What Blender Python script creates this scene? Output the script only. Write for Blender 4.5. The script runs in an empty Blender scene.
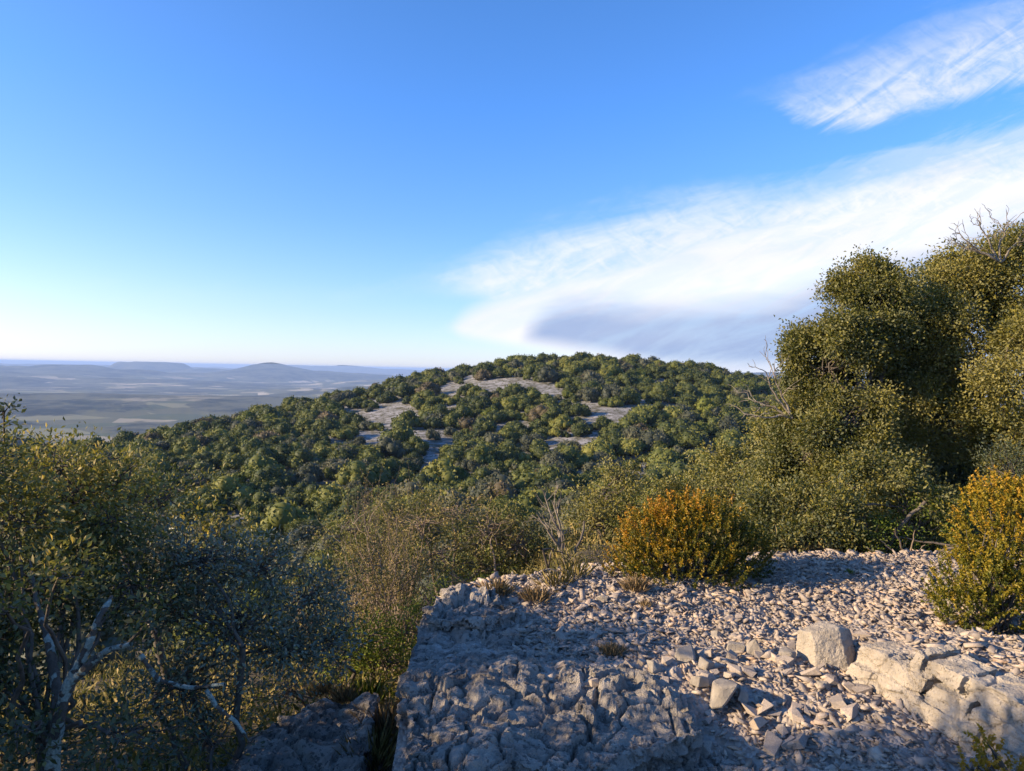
import bpy, bmesh, math, time
import numpy as np
from mathutils import Matrix, Vector, Euler
T0 = time.time()
rng = np.random.default_rng(11)
R = math.radians
scene = bpy.context.scene
COL = scene.collection

# ------------------------------------------------------------------ camera
F = 739.0; W, Hh = 1024, 771
EYE = Vector((0, 0, 1.6))
cam_d = bpy.data.cameras.new('camera'); cam_d.sensor_width = 36; cam_d.lens = 36 * F / W
cam_d.clip_start = 0.05; cam_d.clip_end = 200000
cam = bpy.data.objects.new('camera', cam_d); COL.objects.link(cam)
ROLL = 1.1; PITCH = -1.2
CM = Matrix.Rotation(R(90 + PITCH), 3, 'X') @ Matrix.Rotation(R(ROLL), 3, 'Z')
cam.matrix_world = Matrix.Translation(EYE) @ CM.to_4x4()
scene.camera = cam
CMn = np.array(CM)

def ray(px, py):
    d = CM @ Vector(((px - W / 2) / F, -(py - Hh / 2) / F, -1)); return d
def at(px, py, d):                      # point seen at a pixel, d metres ahead
    v = ray(px, py); return EYE + v * (d / v.y)
def on(px, py, z):                      # point of the level z seen at a pixel
    v = ray(px, py); return EYE + v * ((z - EYE.z) / v.z)
def proj(P):
    q = (np.asarray(P) - np.array(EYE)) @ CMn
    return W / 2 - F * q[:, 0] / q[:, 2], Hh / 2 + F * q[:, 1] / q[:, 2]

# ------------------------------------------------------------------ noise
def _h(ix, iy, iz, s):
    n = (ix * 374761393 + iy * 668265263 + iz * 1274126177 + s * 974634777).astype(np.uint64) & np.uint64(0xffffffff)
    n = ((n ^ (n >> np.uint64(13))) * np.uint64(1274126177)) & np.uint64(0xffffffff)
    n = ((n ^ (n >> np.uint64(16))) * np.uint64(2246822519)) & np.uint64(0xffffffff)
    return ((n ^ (n >> np.uint64(15))) & np.uint64(0xffffff)).astype(np.float64) / 0xffffff
def vnoise(P, s=0):
    P = np.asarray(P, float); i = np.floor(P).astype(np.int64); f = P - i; f = f * f * f * (f * (f * 6 - 15) + 10)
    out = 0
    for dx in (0, 1):
        wx = f[:, 0] if dx else 1 - f[:, 0]
        for dy in (0, 1):
            wy = f[:, 1] if dy else 1 - f[:, 1]
            for dz in (0, 1):
                wz = f[:, 2] if dz else 1 - f[:, 2]
                out = out + wx * wy * wz * _h(i[:, 0] + dx, i[:, 1] + dy, i[:, 2] + dz, s)
    return out * 2 - 1
def fbm(P, o=4, s=0, g=0.5):
    a = 1; t = 0; P = np.asarray(P, float)
    for k in range(o):
        t = t + a * vnoise(P * 2 ** k + 17.3 * k, s + k); a *= g
    return t
def voro(P, s=0):                       # F1, F2, cell id
    P = np.asarray(P, float); i = np.floor(P).astype(np.int64)
    f1 = np.full(len(P), 9.); f2 = np.full(len(P), 9.); idd = np.zeros(len(P))
    for dx in (-1, 0, 1):
        for dy in (-1, 0, 1):
            for dz in (-1, 0, 1):
                c = i + np.array([dx, dy, dz])
                q = np.stack([_h(c[:, 0], c[:, 1], c[:, 2], s + k) for k in (1, 2, 3)], 1) + c
                d = np.linalg.norm(q - P, axis=1)
                m = d < f1
                f2 = np.where(m, f1, np.minimum(f2, d)); 
                idd = np.where(m, _h(c[:, 0], c[:, 1], c[:, 2], s + 9), idd); f1 = np.where(m, d, f1)
    return f1, f2, idd
def P3(x, y, z=0): 
    x = np.atleast_1d(np.asarray(x, float)); return np.stack([x, np.asarray(y, float) + 0 * x, z + 0 * x], 1)
def sstep(a, b, x): 
    t = np.clip((x - a) / (b - a), 0, 1); return t * t * (3 - 2 * t)

# ------------------------------------------------------------------ objects
def mesh_np(name, V, Fc, mat, attr=None, smooth=False, mats=None, midx=None):
    V = np.asarray(V, np.float32); Fc = np.asarray(Fc, np.int32); k = Fc.shape[1]
    me = bpy.data.meshes.new(name)
    me.vertices.add(len(V)); me.vertices.foreach_set('co', V.ravel())
    me.loops.add(Fc.size); me.loops.foreach_set('vertex_index', Fc.ravel())
    me.polygons.add(len(Fc)); me.polygons.foreach_set('loop_start', np.arange(0, Fc.size, k, dtype=np.int32))
    me.polygons.foreach_set('loop_total', np.full(len(Fc), k, np.int32))
    if smooth: me.polygons.foreach_set('use_smooth', np.ones(len(Fc), bool))
    me.update(calc_edges=True)
    for m in (mats or [mat]): me.materials.append(m)
    if midx is not None: me.polygons.foreach_set('material_index', np.asarray(midx, np.int32))
    if attr:
        for n, a in attr.items():
            at_ = me.attributes.new(n, 'FLOAT', 'FACE' if len(a) == len(Fc) else 'POINT'); at_.data.foreach_set('value', np.asarray(a, np.float32))
    return me
def link(name, me, parent=None, loc=None):
    o = bpy.data.objects.new(name, me); COL.objects.link(o)
    if parent: o.parent = parent
    if loc is not None: o.location = loc
    return o
def tag(o, label, cat, group=None, kind=None):
    if label: o['label'] = label
    if cat: o['category'] = cat
    if group: o['group'] = group
    if kind: o['kind'] = kind
    return o
def thing(name, loc, label, cat, group=None, rz=0):
    o = bpy.data.objects.new(name, None); COL.objects.link(o); o.location = loc; o.rotation_euler = (0, 0, rz)
    o.empty_display_size = .1
    return tag(o, label, cat, group)
def copy_thing(o, loc, rz, sc, label=None):
    r = o.copy(); COL.objects.link(r); r.location = loc; r.rotation_euler = (0, 0, rz); r.scale = sc
    if label: r['label'] = label
    for c in o.children:
        d = c.copy(); COL.objects.link(d); d.parent = r
    return r

# ------------------------------------------------------------------ materials
class NT:
    def __init__(s, tree): s.t = tree; s.n = tree.nodes; s.l = tree.links
    def node(s, typ, props=None, **inp):
        nd = s.n.new(typ)
        for k, v in (props or {}).items(): setattr(nd, k, v)
        for k, v in inp.items():
            key = int(k[1:]) if k[0] == '_' else k.replace('_', ' ')
            s.set(nd, key, v)
        return nd
    def set(s, nd, key, v):
        if isinstance(v, bpy.types.NodeSocket): s.l.new(v, nd.inputs[key])
        else: nd.inputs[key].default_value = v
    def math(s, op, a, b=0., c=0., clamp=False):
        nd = s.node('ShaderNodeMath', {'operation': op, 'use_clamp': clamp}, _0=a, _1=b, _2=c); return nd.outputs[0]
    def ramp(s, fac, stops, interp='LINEAR'):
        nd = s.n.new('ShaderNodeValToRGB'); s.set(nd, 0, fac); cr = nd.color_ramp; cr.interpolation = interp
        while len(cr.elements) < len(stops): cr.elements.new(.5)
        for e, (p, c) in zip(cr.elements, stops): e.position = p; e.color = (*c, 1) if len(c) == 3 else c
        return nd.outputs[0]
    def noise(s, vec, scale, detail=4, rough=.55, dist=0):
        return s.node('ShaderNodeTexNoise', None, Vector=vec, Scale=scale, Detail=detail, Roughness=rough, Distortion=dist).outputs[0]
    def mix(s, fac, a, b, mode='MIX'):
        nd = s.node('ShaderNodeMix', {'data_type': 'RGBA', 'blend_type': mode}); s.set(nd, 0, fac); s.set(nd, 6, a); s.set(nd, 7, b); return nd.outputs[2]
    def sm(s, v, a, b):
        nd = s.node('ShaderNodeMapRange', {'interpolation_type': 'SMOOTHSTEP'}, Value=v, _1=a, _2=b, _3=0., _4=1.); return nd.outputs[0]
    def curve(s, v, pts):
        nd = s.n.new('ShaderNodeFloatCurve'); s.set(nd, 1, v); c = nd.mapping.curves[0]
        while len(c.points) < len(pts): c.points.new(.5, .5)
        for p, q in zip(c.points, pts): p.location = q; p.handle_type = 'AUTO_CLAMPED'
        nd.mapping.update(); return nd.outputs[0]
def new_mat(name):
    m = bpy.data.materials.new(name); m.use_nodes = True; t = NT(m.node_tree); t.n.clear()
    out = t.n.new('ShaderNodeOutputMaterial'); return m, t, out
def c4(c): return (*c, 1)

def leaf_mat(name, stops, trans=.25, under=None, spec=.22, rough=.55, objvar=.25, patch=2.0):
    """leaf: colour picked per leaf (attribute rnd) and per spray of leaves, thin translucent blade"""
    m, t, out = new_mat(name)
    a = t.node('ShaderNodeAttribute', {'attribute_name': 'rnd'}).outputs['Fac']
    tc = t.node('ShaderNodeTexCoord').outputs['Object']
    n = t.noise(tc, patch, 3, .6)
    oi = t.node('ShaderNodeObjectInfo').outputs['Random']
    f = t.math('ADD', a, t.math('MULTIPLY_ADD', n, .9, -.45))
    f = t.math('ADD', f, t.math('MULTIPLY_ADD', oi, objvar, -objvar / 2), clamp=True)
    c = t.ramp(f, stops)
    if under:
        g = t.node('ShaderNodeNewGeometry').outputs['Backfacing']
        c = t.mix(t.math('MULTIPLY', g, .35), c, c4(under))
    p = t.node('ShaderNodeBsdfPrincipled', None, Base_Color=c, Roughness=rough)
    p.inputs['Specular IOR Level'].default_value = spec
    tr = t.node('ShaderNodeBsdfTranslucent', None, Color=t.mix(.5, c, (.16, .2, .02, 1), 'MIX'))
    mx = t.node('ShaderNodeMixShader', None, Fac=trans); t.l.new(p.outputs[0], mx.inputs[1]); t.l.new(tr.outputs[0], mx.inputs[2])
    t.l.new(mx.outputs[0], out.inputs[0]); return m
def bark_mat(name, a, b, scale=14, lichen=0):
    m, t, out = new_mat(name)
    tc = t.node('ShaderNodeTexCoord').outputs['Object']
    n = t.noise(tc, scale, 5, .65)
    c = t.ramp(n, [(.3, a), (.7, b)])
    if lichen:
        n2 = t.noise(tc, 9, 3, .6)
        c = t.mix(t.sm(n2, lichen, lichen + .06), c, (.42, .47, .42, 1))
    bp = t.node('ShaderNodeBump', None, Strength=.6, Distance=.01, Height=n)
    p = t.node('ShaderNodeBsdfPrincipled', None, Base_Color=c, Roughness=.9, Normal=bp.outputs[0])
    t.l.new(p.outputs[0], out.inputs[0]); return m
def rock_mat(name, dark, mid, light, scale=3, lichen=.55, bump=.5, warm=.0, rnd=False):
    m, t, out = new_mat(name)
    tc = t.node('ShaderNodeTexCoord').outputs['Object']
    n = t.noise(tc, scale, 6, .62, .3)
    c = t.ramp(n, [(.25, dark), (.48, mid), (.7, light)])
    if rnd:
        a = t.node('ShaderNodeAttribute', {'attribute_name': 'rnd'}).outputs['Fac']
        c = t.mix(1., c, t.ramp(a, [(0, (.62, .6, .6)), (.5, (.95, .9, .84)), (.8, (1.1, 1.02, .92)), (1, (1.2, .95, .75))]), 'MULTIPLY')
    n2 = t.noise(tc, scale * 5.5, 5, .7)
    c = t.mix(t.math('MULTIPLY', t.sm(n2, lichen, lichen + .06), .72), c, (.085, .082, .078, 1))  # dark specks by noise: lichen, and colour standing in for shaded pits
    n3 = t.noise(tc, scale * 1.7 + 1, 3, .5)
    c = t.mix(t.math('MULTIPLY', t.sm(n3, .56, .68), .3), c, (.42, .33, .24, 1))
    n4 = t.noise(tc, scale * 22, 5, .7)
    bp = t.node('ShaderNodeBump', None, Strength=bump, Distance=.02, Height=t.math('ADD', t.math('MULTIPLY', n2, 1.5), n4))
    p = t.node('ShaderNodeBsdfPrincipled', None, Base_Color=c, Roughness=.92, Normal=bp.outputs[0])
    p.inputs['Specular IOR Level'].default_value = .2
    t.l.new(p.outputs[0], out.inputs[0]); return m

M = {}
M['oak'] = leaf_mat('holm_oak_leaves', [(0, (.045, .06, .018)), (.35, (.125, .122, .025)), (.7, (.215, .185, .034)), (1, (.28, .24, .06))], .3, (.2, .21, .14))
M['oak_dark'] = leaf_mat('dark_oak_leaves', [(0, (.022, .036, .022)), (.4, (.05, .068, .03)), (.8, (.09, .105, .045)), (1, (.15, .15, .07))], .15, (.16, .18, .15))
M['oak_far'] = leaf_mat('hillside_oak_leaves', [(0, (.03, .042, .013)), (.35, (.095, .108, .024)), (.75, (.19, .18, .036)), (1, (.29, .25, .06))], .12, None, .2, .6, .7, .25)
M['oak_fargrey'] = leaf_mat('grey_scrub_leaves', [(0, (.045, .052, .034)), (.5, (.09, .092, .052)), (1, (.15, .13, .08))], .1, None, .2, .6, .6, .25)
M['oak_farbright'] = leaf_mat('bright_pine_leaves', [(0, (.045, .065, .014)), (.5, (.125, .14, .022)), (1, (.2, .19, .03))], .15, None, .2, .6, .3, .25)
M['oak_farbrown'] = leaf_mat('brown_scrub_leaves', [(0, (.06, .05, .03)), (.5, (.12, .095, .05)), (1, (.19, .14, .08))], .1, None, .2, .6, .6, .25)
M['grey'] = leaf_mat('grey_green_leaves', [(0, (.045, .055, .035)), (.5, (.105, .12, .075)), (.9, (.19, .2, .125)), (1, (.25, .23, .06))], .12, (.19, .2, .15), .5, .4)
M['yellowtop'] = leaf_mat('sun_yellow_oak_leaves', [(0, (.035, .045, .02)), (.4, (.09, .095, .03)), (.75, (.25, .2, .04)), (1, (.46, .33, .06))], .3, (.2, .2, .13))  # yellow end of the ramp puts sunlight into the leaf colour
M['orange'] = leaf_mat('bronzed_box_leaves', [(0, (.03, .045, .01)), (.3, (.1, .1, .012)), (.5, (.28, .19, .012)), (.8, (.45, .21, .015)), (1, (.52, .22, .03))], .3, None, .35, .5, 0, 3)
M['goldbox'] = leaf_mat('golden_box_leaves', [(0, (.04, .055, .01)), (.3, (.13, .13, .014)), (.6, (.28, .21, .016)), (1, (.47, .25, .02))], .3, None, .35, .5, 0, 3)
M['green'] = leaf_mat('fresh_green_leaves', [(0, (.05, .08, .014)), (.5, (.15, .19, .024)), (1, (.3, .3, .035))], .25)
M['dry'] = leaf_mat('dry_stalks', [(0, (.12, .08, .045)), (.5, (.26, .18, .1)), (1, (.42, .31, .18))], .2, None, .1, .8)
M['brown'] = leaf_mat('brown_twig_leaves', [(0, (.07, .065, .025)), (.5, (.19, .16, .05)), (1, (.33, .24, .09))], .2, None, .2, .7)
M['bark'] = bark_mat('grey_oak_bark', (.05, .04, .032), (.14, .115, .09))
M['bark_l'] = bark_mat('lichened_oak_bark', (.04, .035, .03), (.1, .085, .07), 14, .53)
M['twig'] = bark_mat('pale_twig_bark', (.16, .12, .085), (.33, .25, .18))
M['dead'] = bark_mat('bleached_dead_wood', (.12, .1, .08), (.27, .23, .18))
def limb_mat():
    m, t, out = new_mat('lichen_crusted_bark')
    tc = t.node('ShaderNodeTexCoord').outputs['Object']; n = t.noise(tc, 22, 5, .65); n2 = t.noise(tc, 90, 3, .6)
    a = t.node('ShaderNodeAttribute', {'attribute_name': 'rnd'}).outputs['Fac']
    f = t.sm(t.math('MULTIPLY_ADD', n, .9, a), .86, .97)
    c = t.mix(f, t.ramp(n, [(.3, (.04, .034, .028)), (.7, (.11, .09, .07))]), t.ramp(n2, [(.3, (.13, .16, .145)), (.7, (.28, .33, .29))]))
    bp = t.node('ShaderNodeBump', None, Strength=.8, Distance=.006, Height=t.math('ADD', n2, t.math('MULTIPLY', f, 1.5)))
    p = t.node('ShaderNodeBsdfPrincipled', None, Base_Color=c, Roughness=.95, Normal=bp.outputs[0]); t.l.new(p.outputs[0], out.inputs[0]); return m
M['limb'] = limb_mat()
M['rock'] = rock_mat('weathered_limestone', (.13, .115, .10), (.33, .295, .255), (.52, .46, .39), 5, .53, .9)
M['rockface'] = rock_mat('fresh_limestone', (.24, .21, .175), (.41, .355, .285), (.54, .47, .38), 4.5, .6, .7)
M['hero'] = rock_mat('broken_limestone', (.2, .18, .16), (.34, .3, .25), (.46, .41, .34), 9, .63, .6)
M['stone'] = rock_mat('limestone_chips', (.25, .22, .2), (.38, .335, .295), (.52, .46, .4), 9, .66, .4, rnd=True)
def soil_mat():
    m, t, out = new_mat('stony_soil')
    tc = t.node('ShaderNodeTexCoord').outputs['Object']
    v = t.node('ShaderNodeTexVoronoi', {'feature': 'F1'}, Vector=tc, Scale=42.)
    n = t.noise(tc, 5, 5, .6)
    c = t.mix(t.sm(n, .4, .6), (.17, .115, .075, 1), (.34, .29, .24, 1))
    c = t.mix(.5, c, t.ramp(v.outputs['Color'], [(0, (.16, .13, .11)), (1, (.5, .45, .4))]))
    bp = t.node('ShaderNodeBump', {'invert': True}, Strength=.8, Distance=.02, Height=v.outputs['Distance'])
    p = t.node('ShaderNodeBsdfPrincipled', None, Base_Color=c, Roughness=.95, Normal=bp.outputs[0]); t.l.new(p.outputs[0], out.inputs[0]); return m
M['soil'] = soil_mat()

# ------------------------------------------------------------------ terrain
def hy(px): return 361 + .0195 * px
def edge_back(x):                       # y of the platform's rear edge
    return np.interp(x, [-.6, -.2, .7, 1.6, 2.3, 3.4, 6], [5.05, 5.5, 6.0, 6.3, 6.45, 6.5, 7.0])
GX, GY, GS = 25., 240., 65.
def far_hill(x, y, az, d, half, h, flat=0):
    cx, cy = d * math.tan(R(az)), d
    u = (x - cx) / half; v = (y - cy) / (half * 1.2)
    r = np.sqrt(u * u + v * v)
    if flat: return h * (1 - sstep(.62, 1.0, r)) 
    return h * np.exp(-r * r * 1.6)
def pxaz(px): return math.degrees(math.atan((px - 512) / F))
def HT(x, y):
    x = np.asarray(x, float); y = np.asarray(y, float)
    Rr = np.hypot(x, y) + 1e-6; az = np.degrees(np.arctan2(x, y))
    azf = np.clip(az, -60, 60)
    # near slope profiles
    pa = np.interp(Rr, [0, 1.5, 3, 4.6, 6.2, 8, 12, 20, 40, 85, 200], [-.0, -.4, -.72, -.85, -1.15, -1.7, -3., -5.6, -11.5, -17.6, -18])
    pb = np.interp(Rr, [0, 6, 8, 12, 20, 40, 85, 200], [0, -.1, -.35, -1.3, -3.6, -9.5, -17, -18])
    pc = np.interp(Rr, [0, 6, 9, 12, 20, 40, 85, 200], [0, .0, -.1, -.4, -1.7, -6.5, -16, -18])
    w = sstep(-6, 6, azf); w2 = sstep(12, 24, azf)
    z = pa * (1 - w) + pb * w; z = z * (1 - w2) + pc * w2
    back = sstep(75, 100, np.abs(az)); z = z * (1 - back) + np.interp(Rr, [0, 2, 4, 15, 60, 200], [0, -.1, -.4, -1.5, -8, -18]) * back
    z = z + 21.5 * np.exp(-((x - GX) ** 2 + (y - GY) ** 2) / (2 * GS * GS))
    z = z + .9 * fbm(P3(x / 28, y / 28), 3, 5) * sstep(25, 70, Rr)
    # fall to the plain
    R0 = np.interp(azf, [-60, -28, -12, 0, 14, 60], [130, 165, 225, 285, 290, 300])
    q = Rr - R0
    drop = np.interp(q, [0, 30, 100, 300, 700, 1200], [0, 5, 28, 85, 125, 140])
    z = z - drop
    # the plain and its hills
    far = sstep(1200, 3000, Rr)
    n = fbm(P3(x / 2100, y / 1300), 5, 21)
    z = z + far * (np.maximum(n, -.3) + .3) * np.interp(Rr, [1500, 4000, 7000, 12000, 30000], [14, 60, 85, 80, 60])
    z = z + far_hill(x, y, pxaz(152), 9500, 560, 95, 1) * (1 + .05 * n)
    z = z + far_hill(x, y, pxaz(270), 8200, 370, 84) + far_hill(x, y, pxaz(250), 8200, 900, 34)
    z = z + far_hill(x, y, pxaz(-70), 8500, 1500, 128) + far_hill(x, y, pxaz(235), 7600, 900, 38) + far_hill(x, y, pxaz(330), 16000, 2600, 70)
    z = z + far_hill(x, y, pxaz(60), 6800, 900, 36) + far_hill(x, y, pxaz(180), 5600, 800, 26)
    z = z + far_hill(x, y, pxaz(-10), 700, 110, 74)
    # plateau to the right with a rimmed edge
    rim = 4300 + 500 * fbm(P3(x / 900, y / 900), 3, 33)
    pl = sstep(0, 420, (y * 1.0 + (x - 1500) * .25) - rim) * sstep(400, 1100, x)
    z = z + pl * (128 - .012 * np.clip(x - 900, 0, 4000) + 5 * n)
    return z
def platform_mask(x, y):
    return sstep(-.62, -.42, x) * (1 - sstep(-.25, .25, y - edge_back(x)))
def HP(x, y):                            # the stony platform
    x = np.asarray(x, float); y = np.asarray(y, float)
    z = .03 * fbm(P3(x * 1.1, y * 1.1), 3, 41) - .22 * sstep(3.9, 2.9, y) * (1 - sstep(.9, 1.9, x)) - .08 * sstep(3.6, 2.8, y)
    z = z + .20 * sstep(0, .14, (x - 1.8) * .98 + (y - 4.0) * .196 - .13) * (1 - sstep(3.9, 4.4, y))
    z = z + .05 * sstep(5.0, 7.0, y) * sstep(.8, 2.5, x)
    return z

# polar sheet reaching the horizon
nr, na = 330, 900
rad = np.concatenate([np.linspace(.4, 10, 50), np.geomspace(10.3, 70000, nr - 50)])
A = np.concatenate([np.linspace(-48, 48, 700), np.linspace(49, 311, na - 700)])
rr, aa = np.meshgrid(rad, np.radians(A), indexing='ij')
x, y = (rr * np.sin(aa)).ravel(), (rr * np.cos(aa)).ravel()
z = HT(x, y)
z = z - (np.interp(np.hypot(x, y), [0, 9, 14], [.0, .0, 0]))
pm = ((x > -.5) & (y < edge_back(x) + .3) & (y > 1) & (x < 5.5))
z = np.where(pm, np.minimum(z, HP(x, y)) - .14, z + .05 * fbm(P3(x * 1.5, y * 1.5), 3, 8) * (np.hypot(x, y) < 60))
idx = np.arange(nr * na).reshape(nr, na); nx = np.roll(idx, -1, 1)
quads = np.stack([idx[:-1], idx[1:], nx[1:], nx[:-1]], -1).reshape(-1, 4)
def ground_mat():
    m, t, out = new_mat('limestone_country_ground')
    g = t.node('ShaderNodeNewGeometry'); P = g.outputs['Position']
    sep = t.node('ShaderNodeSeparateXYZ', None, Vector=P)
    ln = t.node('ShaderNodeVectorMath', {'operation': 'LENGTH'}, _0=P).outputs['Value']
    # near: soil, hill: pale limestone scree
    nn = t.noise(P, 1.2, 5, .6)
    near = t.ramp(nn, [(.35, (.05, .042, .028)), (.6, (.12, .095, .06))])
    nh = t.noise(P, .35, 6, .65)
    hill = t.mix(t.sm(t.noise(P, 1.1, 6, .8), .47, .6), t.ramp(nh, [(.38, (.11, .1, .07)), (.47, (.22, .213, .205)), (.62, (.34, .33, .325))]), (.07, .07, .04, 1))
    c = t.mix(t.sm(ln, 30, 80), near, hill)
    # plain: scrub with fields
    mp = t.node('ShaderNodeMapping', None, Vector=P); mp.inputs['Scale'].default_value = (.0011, .00135, 0)
    nv = t.noise(P, .0009, 4, .6)
    vo = t.node('ShaderNodeTexVoronoi', {'feature': 'F1'}, Vector=mp.outputs[0], Scale=5.5)
    vo.inputs['Randomness'].default_value = .9
    fld = t.ramp(t.node('ShaderNodeSeparateColor', None, Color=vo.outputs['Color']).outputs[0],
                 [(0, (.1, .1, .05)), (.3, (.3, .26, .17)), (.5, (.07, .085, .04)), (.7, (.5, .43, .3)), (.85, (.2, .19, .1)), (1, (.6, .52, .4))], 'CONSTANT')
    fine = t.noise(P, .012, 6, .75)
    wood = t.ramp(t.math('MULTIPLY_ADD', t.noise(P, .0045, 5, .7), .7, t.math('MULTIPLY', fine, .3)), [(.42, (.006, .012, .008)), (.56, (.10, .10, .06))])
    b1 = t.sm(t.noise(P, .0017, 5, .65, .6), .49, .54)
    low = t.sm(sep.outputs[2], -92., -128.); plain = t.mix(t.math('MULTIPLY', b1, low), wood, t.mix(.12, fld, wood))
    c = t.mix(t.sm(ln, 420, 900), c, plain)
    bp = t.node('ShaderNodeBump', None, Strength=.5, Distance=.08, Height=t.noise(P, 3, 5, .7))
    p = t.node('ShaderNodeBsdfPrincipled', None, Base_Color=c, Roughness=.95, Normal=bp.outputs[0]); p.inputs['Specular IOR Level'].default_value = .1
    t.l.new(p.outputs[0], out.inputs[0]); return m
me = mesh_np('ground', np.stack([x, y, z], 1), quads[:, ::-1], ground_mat(), smooth=True)
tag(link('ground', me), 'scrubby limestone ground falling to a valley and running out to the plain', None, None, 'structure')
print('terrain', time.time() - T0)

# ------------------------------------------------------------------ rocks
def grid_mesh(name, x0, x1, y0, y1, step, zf, mat):
    xs = np.arange(x0, x1, step); ys = np.arange(y0, y1, step)
    X, Y = np.meshgrid(xs, ys, indexing='ij'); X = X.ravel(); Y = Y.ravel(); Z = zf(X, Y)
    ix = np.arange(len(X)).reshape(len(xs), len(ys))
    q = np.stack([ix[:-1, :-1], ix[1:, :-1], ix[1:, 1:], ix[:-1, 1:]], -1).reshape(-1, 4)
    c = (X + 0)[q].mean(1); d = Y[q].mean(1); keep = (c > -.5) & (d < edge_back(c) + .28)
    return mesh_np(name, np.stack([X, Y, Z], 1), q[keep], mat, smooth=True)
def zplat(X, Y):
    z = HP(X, Y)
    f1, f2, cid = voro(P3(X * 9, Y * 9), 3)
    z += (cid - .5) * .022 + .012 * fbm(P3(X * 22, Y * 22), 3, 50)
    z -= .35 * sstep(0, .3, Y - edge_back(X)) 
    return z
tag(link('stony_terrace', grid_mesh('stony_terrace', -.5, 6.0, 1.6, 9, .02, zplat, M['soil'])), 'stony soil of the flat hilltop terrace', None, None, 'structure')

def bm_hull(pts):
    bm = bmesh.new()
    for p in pts: bm.verts.new(p)
    r = bmesh.ops.convex_hull(bm, input=bm.verts)
    dead = [v for v in bm.verts if not v.link_faces]
    for v in dead: bm.verts.remove(v)
    return bm
def prism(pts, z0, z1, taper=.0):
    c = Vector((sum(p[0] for p in pts) / len(pts), sum(p[1] for p in pts) / len(pts)))
    out = []
    for p in pts:
        q = Vector((p[0], p[1])); out.append((q.x, q.y, z1)) ; e = c + (q - c) * (1 + taper); out.append((e.x, e.y, z0))
    return out
def remeshed(hulls, voxel):
    bm = bmesh.new()
    for h in hulls:
        b = bm_hull(h) if not isinstance(h, bmesh.types.BMesh) else h
        tmp = bpy.data.meshes.new('t'); b.to_mesh(tmp); b.free(); bm.from_mesh(tmp); bpy.data.meshes.remove(tmp)
    bmesh.ops.recalc_face_normals(bm, faces=bm.faces)
    me = bpy.data.meshes.new('r'); bm.to_mesh(me); bm.free()
    o = bpy.data.objects.new('tmp_r', me); COL.objects.link(o)
    md = o.modifiers.new('r', 'REMESH'); md.mode = 'VOXEL'; md.voxel_size = voxel; md.adaptivity = 0
    dg = bpy.context.evaluated_depsgraph_get(); dg.update()
    ev = o.evaluated_get(dg); m2 = bpy.data.meshes.new_from_object(ev)
    bpy.data.objects.remove(o); bpy.data.meshes.remove(me)
    return m2
def roughen(me, amp, scale, seed, crack=0., strata=0., fine=0.006, pit=0., karst=0.):
    n = len(me.vertices); V = np.empty(n * 3, np.float32); me.vertices.foreach_get('co', V); V = V.reshape(-1, 3).astype(float)
    N = np.empty(n * 3, np.float32); me.vertex_normals.foreach_get('vector', N); N = N.reshape(-1, 3).astype(float)
    # dipping beds
    d = amp * fbm(V * scale, 4, seed)
    d += fine * fbm(V * scale * 9, 4, seed + 5, .6)
    if crack:
        Pw = V + .05 * np.stack([fbm(V * 3, 2, seed + k) for k in (7, 8, 9)], 1)
        f1, f2, cid = voro(Pw * np.array([5, 5, 8.]), seed); e = f2 - f1
        d += (cid - .5) * crack * .9 - crack * (1 - sstep(0, .12, e))
    if pit:
        f1, f2, cid = voro(V * np.array([15, 15, 22.]) + .6 * fbm(V * 10, 2, seed + 3)[:, None], seed + 30)
        d -= pit * (1 - sstep(.05, .32, f2 - f1)) ; d += pit * .6 * (cid - .5)
    if strata:
        s = (V[:, 2] + .12 * V[:, 0] + .05 * V[:, 1]) * 16 + .8 * fbm(V * 2, 2, seed + 11)
        fr = s - np.floor(s); d += strata * (_h(np.floor(s).astype(np.int64), (s * 0).astype(np.int64), (s * 0).astype(np.int64), seed) - .5 - .7 * (1 - sstep(0, .14, np.minimum(fr, 1 - fr))))
    if karst:
        Q = V * np.array([1, 1, 1.3]) + .04 * np.stack([fbm(V * 5, 2, seed + k) for k in (13, 14, 15)], 1)
        for sc_, am in ((5., 1.), (11., .62), (24., .36), (50., .2)):
            n_ = np.abs(vnoise(Q * sc_ + 3.1, seed + int(sc_))); d += karst * am * (.45 - 1.6 * np.minimum(n_, .55)) 
        d -= karst * 1.5 * sstep(.35, .75, vnoise(Q * 9 + 5, seed + 77))
        for sc_, w_, dp in ((1.7, .035, 2.2), (3.9, .045, 1.1)):   # fissures
            d -= karst * dp * (1 - sstep(0, w_, np.abs(vnoise(V * [sc_, sc_ * .8, sc_] + .25 * vnoise(V * 7, 5)[:, None] + 8.8, seed + 50 + int(sc_)))))
    V = V + N * d[:, None]
    me.vertices.foreach_set('co', V.astype(np.float32).ravel()); me.update()
    return me
def place_mesh(name, me, mat, label, cat, group=None, smooth=True):
    me.materials.clear(); me.materials.append(mat)
    me.polygons.foreach_set('use_smooth', np.full(len(me.polygons), smooth)); 
    n = len(me.vertices); V = np.empty(n * 3, np.float32); me.vertices.foreach_get('co', V); V = V.reshape(-1, 3)
    c = V.mean(0); c[2] = V[:, 2].min(); me.vertices.foreach_set('co', (V - c).ravel()); me.update()
    return tag(link(name, me, loc=tuple(float(q) for q in c)), label, cat, group)
def G(px, py, z): p = on(px, py, z); return (p.x, p.y)

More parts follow.
